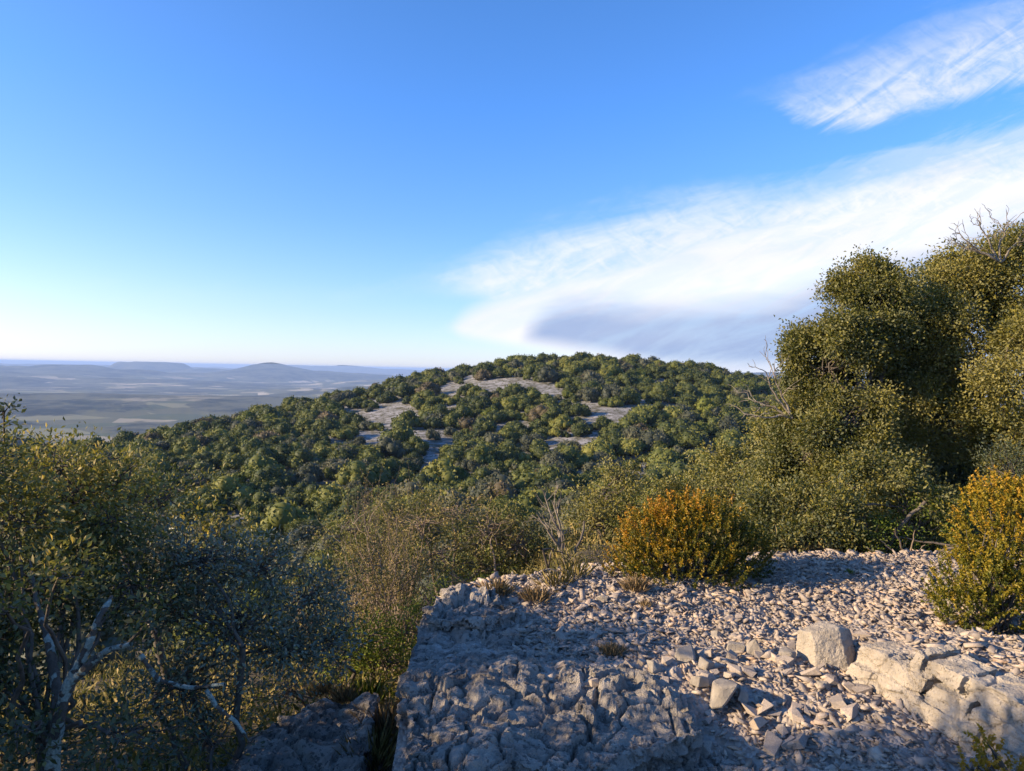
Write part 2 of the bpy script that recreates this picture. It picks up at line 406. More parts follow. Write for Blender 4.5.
# front ledge of bedrock, left rim of the terrace
led = []
led.append(prism([(-.30, 1.9), (-.43, 3.1), (-.57, 4.2), (-.55, 4.9), (-.2, 5.15), (.05, 4.9), (.02, 4.0), (0.0, 1.9)], -1.3, .02, .02))
led.append(prism([(-.35, 3.1), (-.42, 3.95), (.1, 4.12), (.6, 4.05), (.85, 3.85), (.9, 3.3), (.3, 2.9)], -.8, .0, .06))
led.append(prism([(-.30, 2.0), (-.42, 3.35), (.2, 3.5), (.95, 3.4), (1.15, 3.1), (1.1, 2.0)], -1., -.13, .05))
led.append(prism([(-.50, 4.45), (-.45, 5.0), (-.1, 5.1), (.1, 4.7), (-.1, 4.4)], -.8, .09, .2))
me = roughen(remeshed(led, .0105), .05, 1.9, 61, .034, .012, .004, 0, .026)
place_mesh('limestone_ledge', me, M['rock'], 'broad pitted grey limestone ledge with a sheer left side, front of the terrace', 'rock', smooth=False)
lo = [prism([(-1.5, 3.55), (-1.42, 4.1), (-1.2, 4.5), (-.8, 4.65), (-.74, 3.9), (-.72, 3.3), (-.9, 2.8), (-1.5, 2.8)], -1.4, -.45, .1),
      prism([(-1.7, 3.3), (-1.55, 3.9), (-1.1, 4.0), (-1.0, 2.8), (-1.6, 2.8)], -1.4, -.52, .1)]
me = roughen(remeshed(lo, .012), .05, 2.2, 71, .035, .012, .004, 0, .026)
place_mesh('limestone_slab', me, M['rock'], 'low bluish limestone slab lying below the ledge beside the lichened oak', 'rock', smooth=False)

# right outcrop of jointed beds
oc = []
r2 = np.random.default_rng(5)
p0 = Vector(on(846, 672, 0)); p1 = Vector(on(1000, 775, -.06)); ax = (p1 - p0); L = ax.length; ax.normalize(); nrm = Vector((-ax.y, ax.x, 0))
if nrm.y < 0: nrm = -nrm
tilt = R(7)
for lay in range(4):
    s = -.04 + lay * .03
    while s < L + .9:
        w = r2.choice([.05, .08, .13, .2, .28]) * r2.uniform(.85, 1.2); 
        dz0 = -.12 + lay * .092 + r2.uniform(-.008, .004); dz1 = dz0 + .086
        off = -.03 + lay * .032 + r2.uniform(-.016, .016) - .0 * s
        if lay == 3 and s < .18: s += w; continue
        pts = []
        for a_, b_, c_ in ((0, 0, 0), (1, 0, 0), (1, 1, 0), (0, 1, 0), (0, 0, 1), (1, 0, 1), (1, 1, 1), (0, 1, 1)):
            q = p0 + ax * (s + a_ * (w - .012) + (.03 if c_ else 0) + r2.uniform(-.006, .006)) + nrm * (off + b_ * (.42 - .07 * lay) + r2.uniform(-.006, .006) + (.012 if c_ else 0))
            zz = (dz1 if c_ else dz0) - .02 * (s) * 1.0 + r2.uniform(-.004, .004)
            pts.append((q.x, q.y, zz + .02 + .01 * b_))
        oc.append(pts); s += w
me = roughen(remeshed(oc, .0058), .008, 5, 81, .013, .006, .004, 0)
place_mesh('limestone_outcrop', me, M['rockface'], 'sunlit cream limestone outcrop split into blocks by cracks at the right of the terrace', 'rock', smooth=False)

def stone_mesh(name, size, seed, mat, voxel=None, n=13, flat=.6, rough=.006, bev=.06):
    r = np.random.default_rng(seed); pts = []
    wx, wy = 1, r.uniform(.55, .85); sk = r.uniform(-.35, .35, 2)
    for a in (-1, 1):
        for b in (-1, 1):
            for c in (-1, 1):
                if r.random() < .12: continue
                q = np.array([a * wx, b * wy, c * flat]) * r.uniform(.35, 1.15, 3); q[0] += sk[0] * c * flat; q[1] += sk[1] * a; pts.append(q)
    for _ in range(3): pts.append(r.normal(0, .6, 3) * [1, .8, flat * 1.2])
    bm = bm_hull([tuple(p * size * .85) for p in pts])
    if bev: bmesh.ops.bevel(bm, geom=list(bm.edges), offset=size * bev, segments=1, profile=.5, affect='EDGES', clamp_overlap=True)
    me = bpy.data.meshes.new(name); bm.to_mesh(me); bm.free(); me.materials.append(mat)
    return me
def zg(x, y): return float(zplat(np.array([x]), np.array([y]))[0])
def big_stone(px, py, wpx, seed, label, flat=.6, rot=0, hull=None, zoff=0, group=None, sink=.4, cat='stone', mat='hero'):
    p = on(px, py, 0); p = on(px, py, zg(p.x, p.y)); size = wpx / F * p.y / 2 * (.82 if wpx < 40 else 1)
    me = stone_mesh('boulder', size, seed, M[mat], None, 14, flat)
    o = link('boulder' if wpx > 40 else 'loose_stone', me, loc=(p.x, p.y, zg(p.x, p.y) + size * flat * (1 - sink) + zoff)); o.rotation_euler = (0.1 * rot, .15, rot)
    return tag(o, label, cat, group)
# the upright boulder: a leaning prism
p = on(828, 661, 0); s = .145
pts = [(-1.1, .1, -.6), (-.5, -.9, -.6), (.75, -.75, -.6), (1.25, .3, -.6), (.3, 1, -.6), (-1.0, .0, .55), (-.62, -.5, .72), (-.5, -.72, .35), (.45, -.32, .92), (1.0, .25, .72), (.1, .7, .86), (1.15, .0, -.1)]
me = roughen(remeshed([[(a * s, b * s, c * s) for a, b, c in pts]], .0065), .004, 8, 91, .002, 0, .003, 0)
me.materials.append(M['rockface']); me.polygons.foreach_set('use_smooth', np.ones(len(me.polygons), bool))
o = link('boulder', me, loc=(p.x, p.y + .05, .06)); o.rotation_euler = (0, 0, R(-12))
tag(o, 'squat angular boulder standing alone, bright left edge, left of the cracked outcrop', 'boulder')
big_stone(611, 682, 24, 101, 'smooth oval pale stone perched on the edge of the shaded ledge', .55, .8)
big_stone(686, 661, 34, 102, 'grey split stone, largest of the heap in the middle of the gravel', .7, .3)
big_stone(706, 668, 26, 103, 'pale blocky stone at the right end of the middle heap', .7, 1.3)
big_stone(654, 672, 22, 104, 'pointed wedge stone at the left end of the middle heap', .9, 2.)
big_stone(735, 652, 24, 105, 'small cream block standing left of the stone row below the boulder', .8, .2)
big_stone(756, 654, 32, 106, 'rounded grey stone in the row left of the angular boulder', .6, .1)
big_stone(788, 660, 28, 107, 'slanting cream stone touching the left foot of the angular boulder', .8, 2.2)
big_stone(715, 640, 16, 114, 'small buff block in the gravel above the stone row', .8, 2.5)
big_stone(824, 690, 22, 115, 'flat broken stone below the angular boulder', .5, .5)
big_stone(722, 722, 44, 109, 'cracked half-buried block at the shadow edge right of the ledge', .8, .9, sink=.45, cat='boulder')
big_stone(700, 702, 24, 110, 'bright shard leaning on the cracked half-buried block', .8, 1.9)
big_stone(742, 716, 22, 116, 'upright sliver of limestone right of the cracked half-buried block', 1., 1.1)
big_stone(876, 648, 20, 111, 'cream cube of stone behind the left end of the cracked outcrop', .7, .4)
big_stone(960, 655, 22, 112, 'small round stone below the golden bush on top of the outcrop', .7, .4)
big_stone(625, 562, 26, 113, 'pale flat stone at the left foot of the orange bush', .5, .4)
big_stone(604, 600, 20, 117, 'whitish stone among dry grass left of the orange bush', .5, 1.2)

# loose stones one can count, then the chips nobody could
protos = [stone_mesh('loose_stone', 1, 200 + k, M['stone'], None, 12, .34 + .05 * (k % 6), bev=0) for k in range(14)]
for me in protos:
    a_ = me.attributes.new('rnd', 'FLOAT', 'FACE'); a_.data.foreach_set('value', np.full(len(me.polygons), rng.uniform(.2, .8), np.float32))
def in_terrace(x, y): return x > -.42 and y < edge_back(x) + .1 and y > 2.55
lab = ['angular limestone chunk in the sunny scree right of the middle heap', 'limestone chunk in the upper gravel near the orange bush', 'shaded limestone chunk in the gravel along the lower edge of the terrace', 'limestone chunk resting in the gravel left of the middle heap']
cnt = 0
while cnt < 210:
    px, py = rng.uniform(500, 1010), 575 + 196 * rng.beta(1.6, 1.1)
    if px > 860 and py > 640 + (px - 860) * .1: continue
    if px < 700 and py > 690: continue
    p = on(px, py, 0)
    if not in_terrace(p.x, p.y): continue
    sz = rng.uniform(.022, .05) * (1.25 if 640 < py < 725 and px > 640 else .8)
    o = link('loose_stone', protos[cnt % 14], loc=(p.x, p.y, zg(p.x, p.y) + sz * .35)); o.scale = (sz, sz, sz * rng.uniform(.8, 1.2))
    o.rotation_euler = tuple(rng.uniform(-.5, .5, 2)) + (rng.uniform(0, 6.28),)
    k = 2 if py > 728 else (1 if py < 625 else (0 if px > 690 else 3))
    tag(o, lab[k], 'stone', 'loose stones scattered over the terrace'); cnt += 1
n = 46000
X = rng.uniform(-.46, 5.5, n * 2); Y = rng.uniform(2.3, 8.4, n * 2)
k = (Y < edge_back(X) + .2) & (X < .95 * Y) ; 
bed = (X < .95) & (Y < 4.1) | (X < .0) & (Y < 5.1)
dens = fbm(P3(X * 1.4, Y * 1.4), 3, 77)
k &= (~bed | (rng.random(len(X)) < .06)) & (dens + rng.uniform(-.7, .7, len(X)) > -.55)
X = X[k]; Y = Y[k]
PV, PF = [], []
for me in protos:
    bm = bmesh.new(); bm.from_mesh(me); bmesh.ops.triangulate(bm, faces=bm.faces)
    PV.append(np.array([v.co[:] for v in bm.verts])); PF.append(np.array([[v.index for v in f.verts] for f in bm.faces])); bm.free()
def rotm(e):
    cx, sx, cy, sy, cz, sz = np.cos(e[:, 0]), np.sin(e[:, 0]), np.cos(e[:, 1]), np.sin(e[:, 1]), np.cos(e[:, 2]), np.sin(e[:, 2])
    m = np.empty((len(e), 3, 3))
    m[:, 0, 0] = cz * cy; m[:, 0, 1] = cz * sy * sx - sz * cx; m[:, 0, 2] = cz * sy * cx + sz * sx
    m[:, 1, 0] = sz * cy; m[:, 1, 1] = sz * sy * sx + cz * cx; m[:, 1, 2] = sz * sy * cx - cz * sx
    m[:, 2, 0] = -sy; m[:, 2, 1] = cy * sx; m[:, 2, 2] = cy * cx
    return m
def scatter(name, PV, PF, loc, scl, eul, mat, rnd=None, smooth=False):
    VV, FF, AA = [], [], []; off = 0; which = rng.integers(0, len(PV), len(loc)); Rm = rotm(eul)
    for k in range(len(PV)):
        s = np.where(which == k)[0]
        if not len(s): continue
        v = np.einsum('nij,vj->nvi', Rm[s] * scl[s][:, None, :], PV[k]) + loc[s][:, None, :]
        nv = len(PV[k]); VV.append(v.reshape(-1, 3)); f = PF[k][None] + (np.arange(len(s)) * nv)[:, None, None] + off
        FF.append(f.reshape(-1, PF[k].shape[1])); off += nv * len(s)
        AA.append(np.repeat(rnd[s] if rnd is not None else rng.random(len(s)), len(PF[k])))
    return mesh_np(name, np.concatenate(VV), np.concatenate(FF), mat, {'rnd': np.concatenate(AA)}, smooth)
Z = zplat(X, Y); sz = np.exp(rng.normal(-4.45, .5, len(X))); sz = np.clip(sz, .005, .042)
loc = np.stack([X, Y, Z + sz * .3], 1); scl = np.stack([sz * 1.45, sz, sz * .62], 1)
eul = np.stack([rng.normal(0, .38, len(X)), rng.normal(0, .38, len(X)), rng.uniform(0, 6.28, len(X))], 1)
tag(link('gravel', scatter('gravel', PV, PF, loc, scl, eul, M['stone'])), 'pale broken limestone gravel covering the terrace', 'gravel', None, 'stuff')
print('rocks', time.time() - T0)

# ------------------------------------------------------------------ foliage tools
def leaves(name, C, D, ln, wd, mat, rnd, fold=True, spread=1.):
    """C leaf bases, D leaf directions, lengths; every leaf is a folded blade"""
    n = len(C); D = D / np.linalg.norm(D, axis=1)[:, None]
    up = rng.normal(size=(n, 3)); up[:, 2] += .9
    S = np.cross(D, up); S /= np.linalg.norm(S, axis=1)[:, None] + 1e-9; Nn = np.cross(S, D)
    ln = np.broadcast_to(ln, n)[:, None]; wd = np.broadcast_to(wd, n)[:, None]
    if fold:
        b = C; t = C + D * ln - Nn * ln * .12; m1 = C + D * ln * .5
        l = m1 + S * wd * .5 + Nn * wd * .14; r = m1 - S * wd * .5 + Nn * wd * .14
        V = np.stack([b, l, t, r], 1).reshape(-1, 3)
        i = np.arange(n)[:, None] * 4
        Fc = np.concatenate([i + np.array([0, 3, 2]), i + np.array([0, 2, 1])], 1).reshape(-1, 3)
        return mesh_np(name, V, Fc, mat, {'rnd': np.repeat(rnd, 2)})
    V = np.stack([C, C + D * ln * .5 + S * wd * .5, C + D * ln, C + D * ln * .5 - S * wd * .5], 1).reshape(-1, 3)
    return mesh_np(name, V, np.arange(4 * n).reshape(n, 4)[:, ::-1], mat, {'rnd': rnd})
class Tubes:
    def __init__(s): s.V = []; s.F = []; s.n = 0
    def add(s, pts, rads, k=5):
        pts = np.asarray(pts, float); rads = np.broadcast_to(rads, len(pts))
        t = np.gradient(pts, axis=0); t /= np.linalg.norm(t, axis=1)[:, None] + 1e-9
        ref = np.array([.31, .2, .93]) if abs(t[0, 2]) < .8 else np.array([1., .2, .1])
        a = np.cross(t, ref); a /= np.linalg.norm(a, axis=1)[:, None] + 1e-9; b = np.cross(t, a)
        th = np.linspace(0, 2 * np.pi, k, endpoint=False)
        ring = pts[:, None] + rads[:, None, None] * (np.cos(th)[None, :, None] * a[:, None] + np.sin(th)[None, :, None] * b[:, None])
        m = len(pts); i = np.arange(m * k).reshape(m, k) + s.n; j = np.roll(i, -1, 1)
        s.V.append(ring.reshape(-1, 3)); s.F.append(np.stack([i[:-1], i[1:], j[1:], j[:-1]], -1).reshape(-1, 4)); s.n += m * k
        s.F.append(np.array([[i[-1, 0], i[-1, 1 % k], i[-1, 2 % k], i[-1, 3 % k]]]) if k > 3 else np.array([[i[-1, 0], i[-1, 1], i[-1, 2], i[-1, 2]]])[:0])
    def path(s, a, b, r0, r1, wob=.08, n=7, k=5, sag=0):
        a = np.asarray(a, float); b = np.asarray(b, float); t = np.linspace(0, 1, n)[:, None]; L = np.linalg.norm(b - a)
        P = a + (b - a) * t; w = np.cumsum(rng.normal(0, 1, (n, 3)), 0) * wob * L / n ** .5 * .6; w -= w[0]; w = w - t * w[-1]
        P = P + w; P[:, 2] += sag * L * 4 * (t * (1 - t))[:, 0]
        s.add(P, r0 + (r1 - r0) * t[:, 0] ** .8, k); return P
    def mesh(s, name, mat): return mesh_np(name, np.concatenate(s.V), np.concatenate(s.F), mat, smooth=True)
def clumps_in_lobes(lobes, per, shell=.55):
    """lobes: (x,y,z,rx,ry,rz); clump centres spread towards the outside of each lobe"""
    C, N, I = [], [], []
    for i, l in enumerate(lobes):
        m = max(6, int(per * 4.5 * (l[3] * l[4] + l[3] * l[5] + l[4] * l[5]) / 3))
        v = rng.normal(size=(m, 3)); v /= np.linalg.norm(v, axis=1)[:, None]
        r = shell + (1 - shell) * rng.random(m) ** .6; r *= 1 + .12 * rng.normal(size=m)
        C.append(np.array(l[:3]) + v * r[:, None] * np.array(l[3:6])); N.append(v); I.append(np.full(m, i))
    return np.concatenate(C), np.concatenate(N), np.concatenate(I)
def spray(C, N, per, rad, ln, wd, jit=.9, up=.25, elong=1., tipbias=0, rndmean=.5, rndvar=.2, rndf=None):
    """leaves of each clump; C clump centres, N outward directions"""
    m = len(C); per_ = np.maximum(1, rng.poisson(per, m)); I = np.repeat(np.arange(m), per_); n = len(I)
    cr = rad * rng.uniform(.7, 1.35, m)
    o = np.clip(rng.normal(size=(n, 3)) * .55, -1.0, 1.0)
    ax = N + np.array([0, 0, up]); ax /= np.linalg.norm(ax, axis=1)[:, None]
    P = C[I] + o * cr[I][:, None]
    if elong != 1: P = P + ax[I] * (rng.random(n) * (elong - 1) * cr[I])[:, None]
    D = ax[I] * 1. + rng.normal(size=(n, 3)) * jit + o * .5
    cl = rng.normal(0, rndvar * .8, m); r = np.clip(rndmean + cl[I] + rng.normal(0, rndvar, n), 0, 1)
    if rndf is not None: r = np.clip(r + rndf(P), 0, 1)
    return P, D, ln * rng.uniform(.65, 1.25, n), wd * rng.uniform(.7, 1.2, n), r
def oak(name, base, lobes, mat, label, cat='tree', group=None, per=60, leafper=34, clump=.13, ln=.045, wd=.022, bark='bark', trunk_r=.06, twigs=.5, rndmean=.5, rndvar=.18, shell=.5, stems=1, cname='crown', tname='trunk', jit=.9, rndf=None, up=.25, elong=1., stem_r=None, sub=0):
    base = np.asarray(base, float); t = thing(name, tuple(base), label, cat, group)
    L = np.array(lobes, float); L[:, :3] -= base
    if sub:                              # billows: smaller lobes over the surface of each big one
        S_ = []
        for l in L:
            v = rng.normal(size=(sub, 3)); v[:, 2] += .15; v /= np.linalg.norm(v, axis=1)[:, None]; f = rng.uniform(.18, .42, sub)
            S_.append(np.concatenate([l[:3] + v * l[3:6] * (1.04 - f[:, None] * .75) * rng.uniform(.72, 1.28, (sub, 1)), l[3:6] * f[:, None]], 1))
        S_ = np.concatenate(S_); C, N, I = clumps_in_lobes(S_, per * 1.5, .55); I = I // sub; bil = np.repeat(0., len(C))
    else: C, N, I = clumps_in_lobes(L, per, shell)
    P, D, a, b, r = spray(C, N, leafper, clump, ln, wd, jit, up, elong, 0, rndmean, rndvar, rndf)
    link(cname, leaves(cname, P, D, a, b, M[mat], r), t)
    T = Tubes(); low = L[:, 2].min(); mid = np.array([L[:, 0].mean() * .5, L[:, 1].mean() * .5, max(.15, L[:, 2].mean() * .45)])
    hub = []
    for s in range(stems):
        off = rng.normal(0, trunk_r * 1.5, 3) * (stems > 1); off[2] = 0
        m2 = mid + rng.normal(0, .12, 3) * (stems > 1) * 2
        T.path(off - np.array([0, 0, .15]), m2, trunk_r * 1.25, trunk_r * .8, .1, 9, 8); hub.append(m2)
    for i, l in enumerate(L):
        h = hub[i % stems]; T.path(h, l[:3], trunk_r * .62, trunk_r * .25, .14, 9, 6, .05)
        sel = np.where(I == i)[0]; sel = sel[rng.random(len(sel)) < twigs]
        for j in sel: T.path(l[:3] + rng.normal(0, .1, 3) * l[3], C[j], trunk_r * .16 + .002, .0025, .2, 5, 3)
    link(tname, T.mesh(tname, M[bark]), t); return t
def lobes_px(lst, d0):                   # (px, py, half-width px, half-height px, depth offset)
    out = []
    for e in lst:
        px, py, hw, hh = e[:4]; d = d0 + (e[4] if len(e) > 4 else 0); p = at(px, py, d); k = d / F
        out.append((p.x, p.y, p.z, hw * k, (hw + hh) * .5 * k, hh * k))
    return out
def ground_z(x, y): return float(HT(np.array([x]), np.array([y]))[0])
def base_px(px, d): x = (px - 512) / F * d; return (x, d, ground_z(x, d))
# ------------------------------------------------------------------ right-hand oaks
def bz(px, d, plat=False):
    x = (px - 512) / F * d
    return (x, d, float(HP(x, d)[0]) if plat else min(ground_z(x, d), .2))
oak('holm_oak', bz(985, 8.6), lobes_px([(985, 285, 42, 42), (1040, 300, 55, 60), (955, 330, 36, 36, -.2), (1000, 370, 60, 48, -.6), (1060, 400, 60, 60, -.3), (965, 430, 42, 40, -.2), (1020, 460, 55, 45, -.5), (1010, 262, 34, 26, .1), (945, 268, 22, 22, .1)], 8.6), 'oak',
    'tallest holm oak at the right edge, bare grey twigs sticking out of its top', 'tree', None, per=120, leafper=78, clump=.14, ln=.037, wd=.021, trunk_r=.07, rndmean=.56, rndvar=.12, sub=10, twigs=.25, rndf=lambda P: .34 * vnoise(P * 1.7, 4) + .14 * vnoise(P * 4.5, 6))
oak('holm_oak', bz(868, 8.2), lobes_px([(880, 302, 38, 34, .2), (835, 335, 34, 30, .2), (870, 390, 50, 50, .5), (858, 330, 40, 36, 0), (828, 372, 42, 42, 0), (800, 420, 24, 30, .1), (850, 420, 50, 44, -.3), (815, 460, 42, 40, -.1), (870, 475, 50, 42, -.4), (895, 350, 34, 40, .3), (840, 290, 14, 10, .3), (868, 270, 22, 12, .3), (800, 350, 14, 14, .2), (775, 480, 24, 26, .2)], 8.2), 'oak',
    'broad sunlit holm oak in front, its crown stepping down to the left against the cloud', 'tree', None, per=125, leafper=78, clump=.13, ln=.037, wd=.021, trunk_r=.07, rndmean=.54, rndvar=.12, sub=10, twigs=.25, rndf=lambda P: .34 * vnoise(P * 1.7, 4) + .14 * vnoise(P * 4.5, 6))
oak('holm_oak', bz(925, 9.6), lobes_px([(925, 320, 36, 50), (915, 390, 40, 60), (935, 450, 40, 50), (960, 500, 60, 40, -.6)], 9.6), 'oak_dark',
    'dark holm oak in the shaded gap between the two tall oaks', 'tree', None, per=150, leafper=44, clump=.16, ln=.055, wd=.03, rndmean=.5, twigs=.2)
oak('holm_oak', bz(815, 7.15), lobes_px([(815, 515, 46, 36), (775, 500, 34, 32, .3), (860, 522, 44, 36, -.2), (905, 508, 42, 40, .0), (840, 480, 50, 30, .3), (770, 535, 26, 24, .1), (800, 540, 30, 20, -.1)], 7.15), 'oak',
    'low bushy holm oak whose skirt touches the gravel right of the orange bush', 'tree', None, per=120, leafper=40, clump=.11, trunk_r=.022, ln=.038, wd=.021, rndmean=.5, stems=3, sub=8, twigs=.2, rndf=lambda P: .34 * vnoise(P * 2.2, 4))
oak('grey_green_shrub', bz(880, 6.9), lobes_px([(876, 540, 34, 24), (915, 530, 36, 30, .1), (945, 520, 30, 34, .2)], 6.9), 'green',
    'grey-green shrub at the gravel edge under the broad oak', 'shrub', None, per=160, leafper=30, clump=.07, trunk_r=.02, ln=.032, wd=.014, rndmean=.3, stems=4, cname='foliage', tname='stems')
oak('grey_green_shrub', bz(955, 7.2), lobes_px([(960, 545, 30, 32), (985, 520, 30, 40, .3), (1010, 480, 34, 40, .3)], 7.2), 'oak_dark',
    'dark feathery shrub between the oaks and the golden bush at the right', 'shrub', None, per=130, leafper=28, clump=.08, trunk_r=.02, ln=.034, wd=.012, rndmean=.6, stems=4, cname='foliage', tname='stems')
oak('holm_oak', bz(745, 10.), lobes_px([(745, 470, 40, 26), (705, 490, 40, 24, .2), (770, 445, 26, 26, .3), (790, 480, 30, 40, .1), (735, 500, 44, 26, -.3), (675, 505, 34, 18, .3)], 10.), 'oak',
    'bright olive oak sloping down to the left behind the orange bush', 'tree', None, per=110, leafper=44, clump=.14, ln=.044, wd=.025, trunk_r=.03, rndmean=.66, rndvar=.2, sub=7, twigs=.15, stems=3)
# bare grey twigs in the tops
def dead_top(name, base, tips, r0, label, fork=5, L=.35):
    t = thing(name, tuple(base), label, 'dead branch'); b = np.array(base)
    T = Tubes()
    for p in tips:
        e = np.array(p) - b; P = T.path((0, 0, 0), e, r0, r0 * .3, .16, 9, 5)
        for q in range(fork):
            i = rng.integers(3, 9); dv = (P[i] - P[i - 1]); dv /= np.linalg.norm(dv); dv = dv + rng.normal(0, .55, 3)
            Q = T.path(P[i], P[i] + dv * L * rng.uniform(.5, 1.2), r0 * .3, .0025, .25, 7, 4)
            for w in range(2): T.path(Q[3 + w], Q[3 + w] + (dv + rng.normal(0, .7, 3)) * L * .35, .0035, .002, .25, 4, 3)
    link('branches', T.mesh('branches', M['dead']), t)
b = at(1000, 262, 8.2)
dead_top('dead_branch', b, [at(952, 234, 8.2), at(980, 226, 8.2), at(1008, 222, 8.2), at(1030, 226, 8.2), at(962, 244, 8.2)], .016, 'bare grey twigs fanning out of the top of the tallest oak', 9, .16)
b = at(792, 418, 8.1)
dead_top('dead_branch', b, [at(766, 372, 8.1), at(775, 378, 8.0), at(755, 402, 8.2), at(748, 415, 8.1)], .018, 'bare dead branches reaching left from the broad oak over the hillside', 5, .18)
# pale sticks at the foot of the oaks
T = Tubes(); b = at(905, 560, 6.7)
for e in [(868, 548), (880, 540), (925, 545), (915, 530), (950, 560), (895, 528)]:
    T.path((0, 0, 0), np.array(at(*e, 6.5 + rng.uniform(-.2, .3))) - np.array(b), .012, .004, .12, 9, 5)
T.path(np.array(at(880, 561, 6.4)) - np.array(b), np.array(at(935, 580, 6.0)) - np.array(b), .01, .006, .08, 8, 5)
tag(link('fallen_branch', T.mesh('fallen_branch', M['twig']), loc=tuple(b)), 'pale dry fallen branch spread over the gravel edge beside the golden bush', 'branch')

# ------------------------------------------------------------------ box bushes
def shoots(name, base, lobes, mat, label, nshoot, slen, ln, wd, rndf, per=26, stems=60, cat='bush'):
    base = np.array(base, float); t = thing(name, tuple(base), label, cat); L = np.array(lobes, float); L[:, :3] -= base
    C, N, I = [], [], []
    tot = sum(l[3] * l[5] for l in L)
    for i, l in enumerate(L):
        m = int(nshoot * l[3] * l[5] / tot); v = rng.normal(size=(m, 3)); v[:, 2] += .35; v /= np.linalg.norm(v, axis=1)[:, None]
        C.append(l[:3] + v * (l[3:6] * (.45 + .55 * rng.random((m, 1)) ** .5))); N.append(v)
    C = np.concatenate(C); N = np.concatenate(N); m = len(C); N = N * .7 + np.array([0, 0, .8]) + rng.normal(0, .22, (m, 3)); N /= np.linalg.norm(N, axis=1)[:, None]
    sl = slen * rng.uniform(.5, 1.4, m); I = np.repeat(np.arange(m), per); n = len(I)
    u = rng.random(n); P = C[I] + N[I] * (u * sl[I])[:, None]; D = N[I] * .7 + rng.normal(size=(n, 3)) * .75
    keep = P[:, 2] > .0; P, D, I, u = P[keep], D[keep], I[keep], u[keep]; n = len(P)
    r = np.clip(rndf(P, u) + rng.normal(0, .13, m)[I] + rng.normal(0, .08, n), 0, 1)
    link('foliage', leaves('foliage', P, D, ln * rng.uniform(.7, 1.3, n), wd * rng.uniform(.8, 1.2, n), M[mat], r), t)
    T = Tubes()
    for j in rng.choice(m, min(stems, m), False): T.path(rng.normal(0, .05, 3) * [1, 1, 0] - [0, 0, .03], C[j], .010, .003, .12, 7, 4)
    link('stems', T.mesh('stems', M['bark']), t); return t
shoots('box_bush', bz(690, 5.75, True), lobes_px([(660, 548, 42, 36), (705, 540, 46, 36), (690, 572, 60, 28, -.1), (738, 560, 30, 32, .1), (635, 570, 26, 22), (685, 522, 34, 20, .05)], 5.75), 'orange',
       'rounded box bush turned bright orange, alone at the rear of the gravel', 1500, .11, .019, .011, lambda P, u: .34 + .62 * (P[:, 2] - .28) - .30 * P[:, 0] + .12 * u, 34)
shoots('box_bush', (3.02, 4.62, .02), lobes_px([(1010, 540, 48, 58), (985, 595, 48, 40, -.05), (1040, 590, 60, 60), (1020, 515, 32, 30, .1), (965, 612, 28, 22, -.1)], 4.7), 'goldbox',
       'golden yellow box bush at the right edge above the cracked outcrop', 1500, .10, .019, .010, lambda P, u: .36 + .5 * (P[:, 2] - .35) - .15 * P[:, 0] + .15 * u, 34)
shoots('box_sprig', (1.98, 2.86, .0), lobes_px([(990, 765, 18, 18), (985, 740, 8, 10), (1008, 775, 16, 10), (972, 772, 10, 6)], 2.9), 'goldbox',
       'small orange box sprig growing at the bottom right corner', 60, .05, .014, .008, lambda P, u: .85 + .2 * u, 26, 14, 'plant')

# ------------------------------------------------------------------ left-hand oaks, mostly in shade
yl = lambda P: .38 * sstep(-.3, .3, P[:, 2] - 1.25)
def zl(px, d): x = (px - 512) / F * d; return (x, d, ground_z(x, d))
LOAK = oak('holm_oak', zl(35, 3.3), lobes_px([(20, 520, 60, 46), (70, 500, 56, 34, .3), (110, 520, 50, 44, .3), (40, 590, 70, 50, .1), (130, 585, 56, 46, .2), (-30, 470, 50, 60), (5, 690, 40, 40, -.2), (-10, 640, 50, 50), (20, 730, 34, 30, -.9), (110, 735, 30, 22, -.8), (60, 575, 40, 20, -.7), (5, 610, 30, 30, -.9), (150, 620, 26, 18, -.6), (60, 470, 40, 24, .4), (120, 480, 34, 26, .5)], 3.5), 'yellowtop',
    'lichened holm oak at the left edge, shaded below with top leaves tinted sunlit yellow', 'tree', None, per=250, leafper=19, clump=.09, ln=.034, wd=.017, bark='bark', trunk_r=.022, rndmean=.16, rndvar=.13, shell=.3, twigs=.5, rndf=lambda P: .62 * sstep(1.2, 1.75, P[:, 2]))  # leaves turn yellow with height, imitating sun on the crown top
oak('grey_leaved_shrub', zl(230, 3.9), lobes_px([(200, 560, 60, 36), (260, 570, 56, 36, .2), (310, 600, 40, 40, .3), (170, 610, 60, 40), (240, 625, 66, 40, -.1), (290, 650, 50, 34), (150, 545, 40, 30, .2), (330, 640, 28, 36, .2), (190, 690, 60, 40, -.2)], 4.0), 'grey',
    'dense grey-green shrub in shade right of the lichened oak', 'shrub', None, per=210, leafper=22, clump=.09, ln=.036, wd=.014, bark='bark', trunk_r=.018, rndmean=.42, shell=.25, twigs=.7, stems=3, cname='foliage', tname='stems')
oak('holm_oak', zl(180, 6.2), lobes_px([(90, 470, 60, 26), (150, 500, 60, 34), (210, 545, 56, 34, -.3), (40, 460, 44, 22)], 6.2), 'yellowtop',
    'sunlit yellow-leaved young oak behind the lichened oak', 'tree', None, per=90, leafper=24, clump=.14, ln=.045, trunk_r=.04, rndmean=.5)
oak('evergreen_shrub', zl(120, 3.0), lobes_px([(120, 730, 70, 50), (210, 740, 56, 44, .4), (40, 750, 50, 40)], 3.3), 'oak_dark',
    'dark scrub filling the shade under the lichened oak', 'shrub', None, per=150, leafper=14, clump=.09, ln=.03, wd=.014, trunk_r=.02, rndmean=.4, shell=.2, stems=3, cname='foliage', tname='stems')
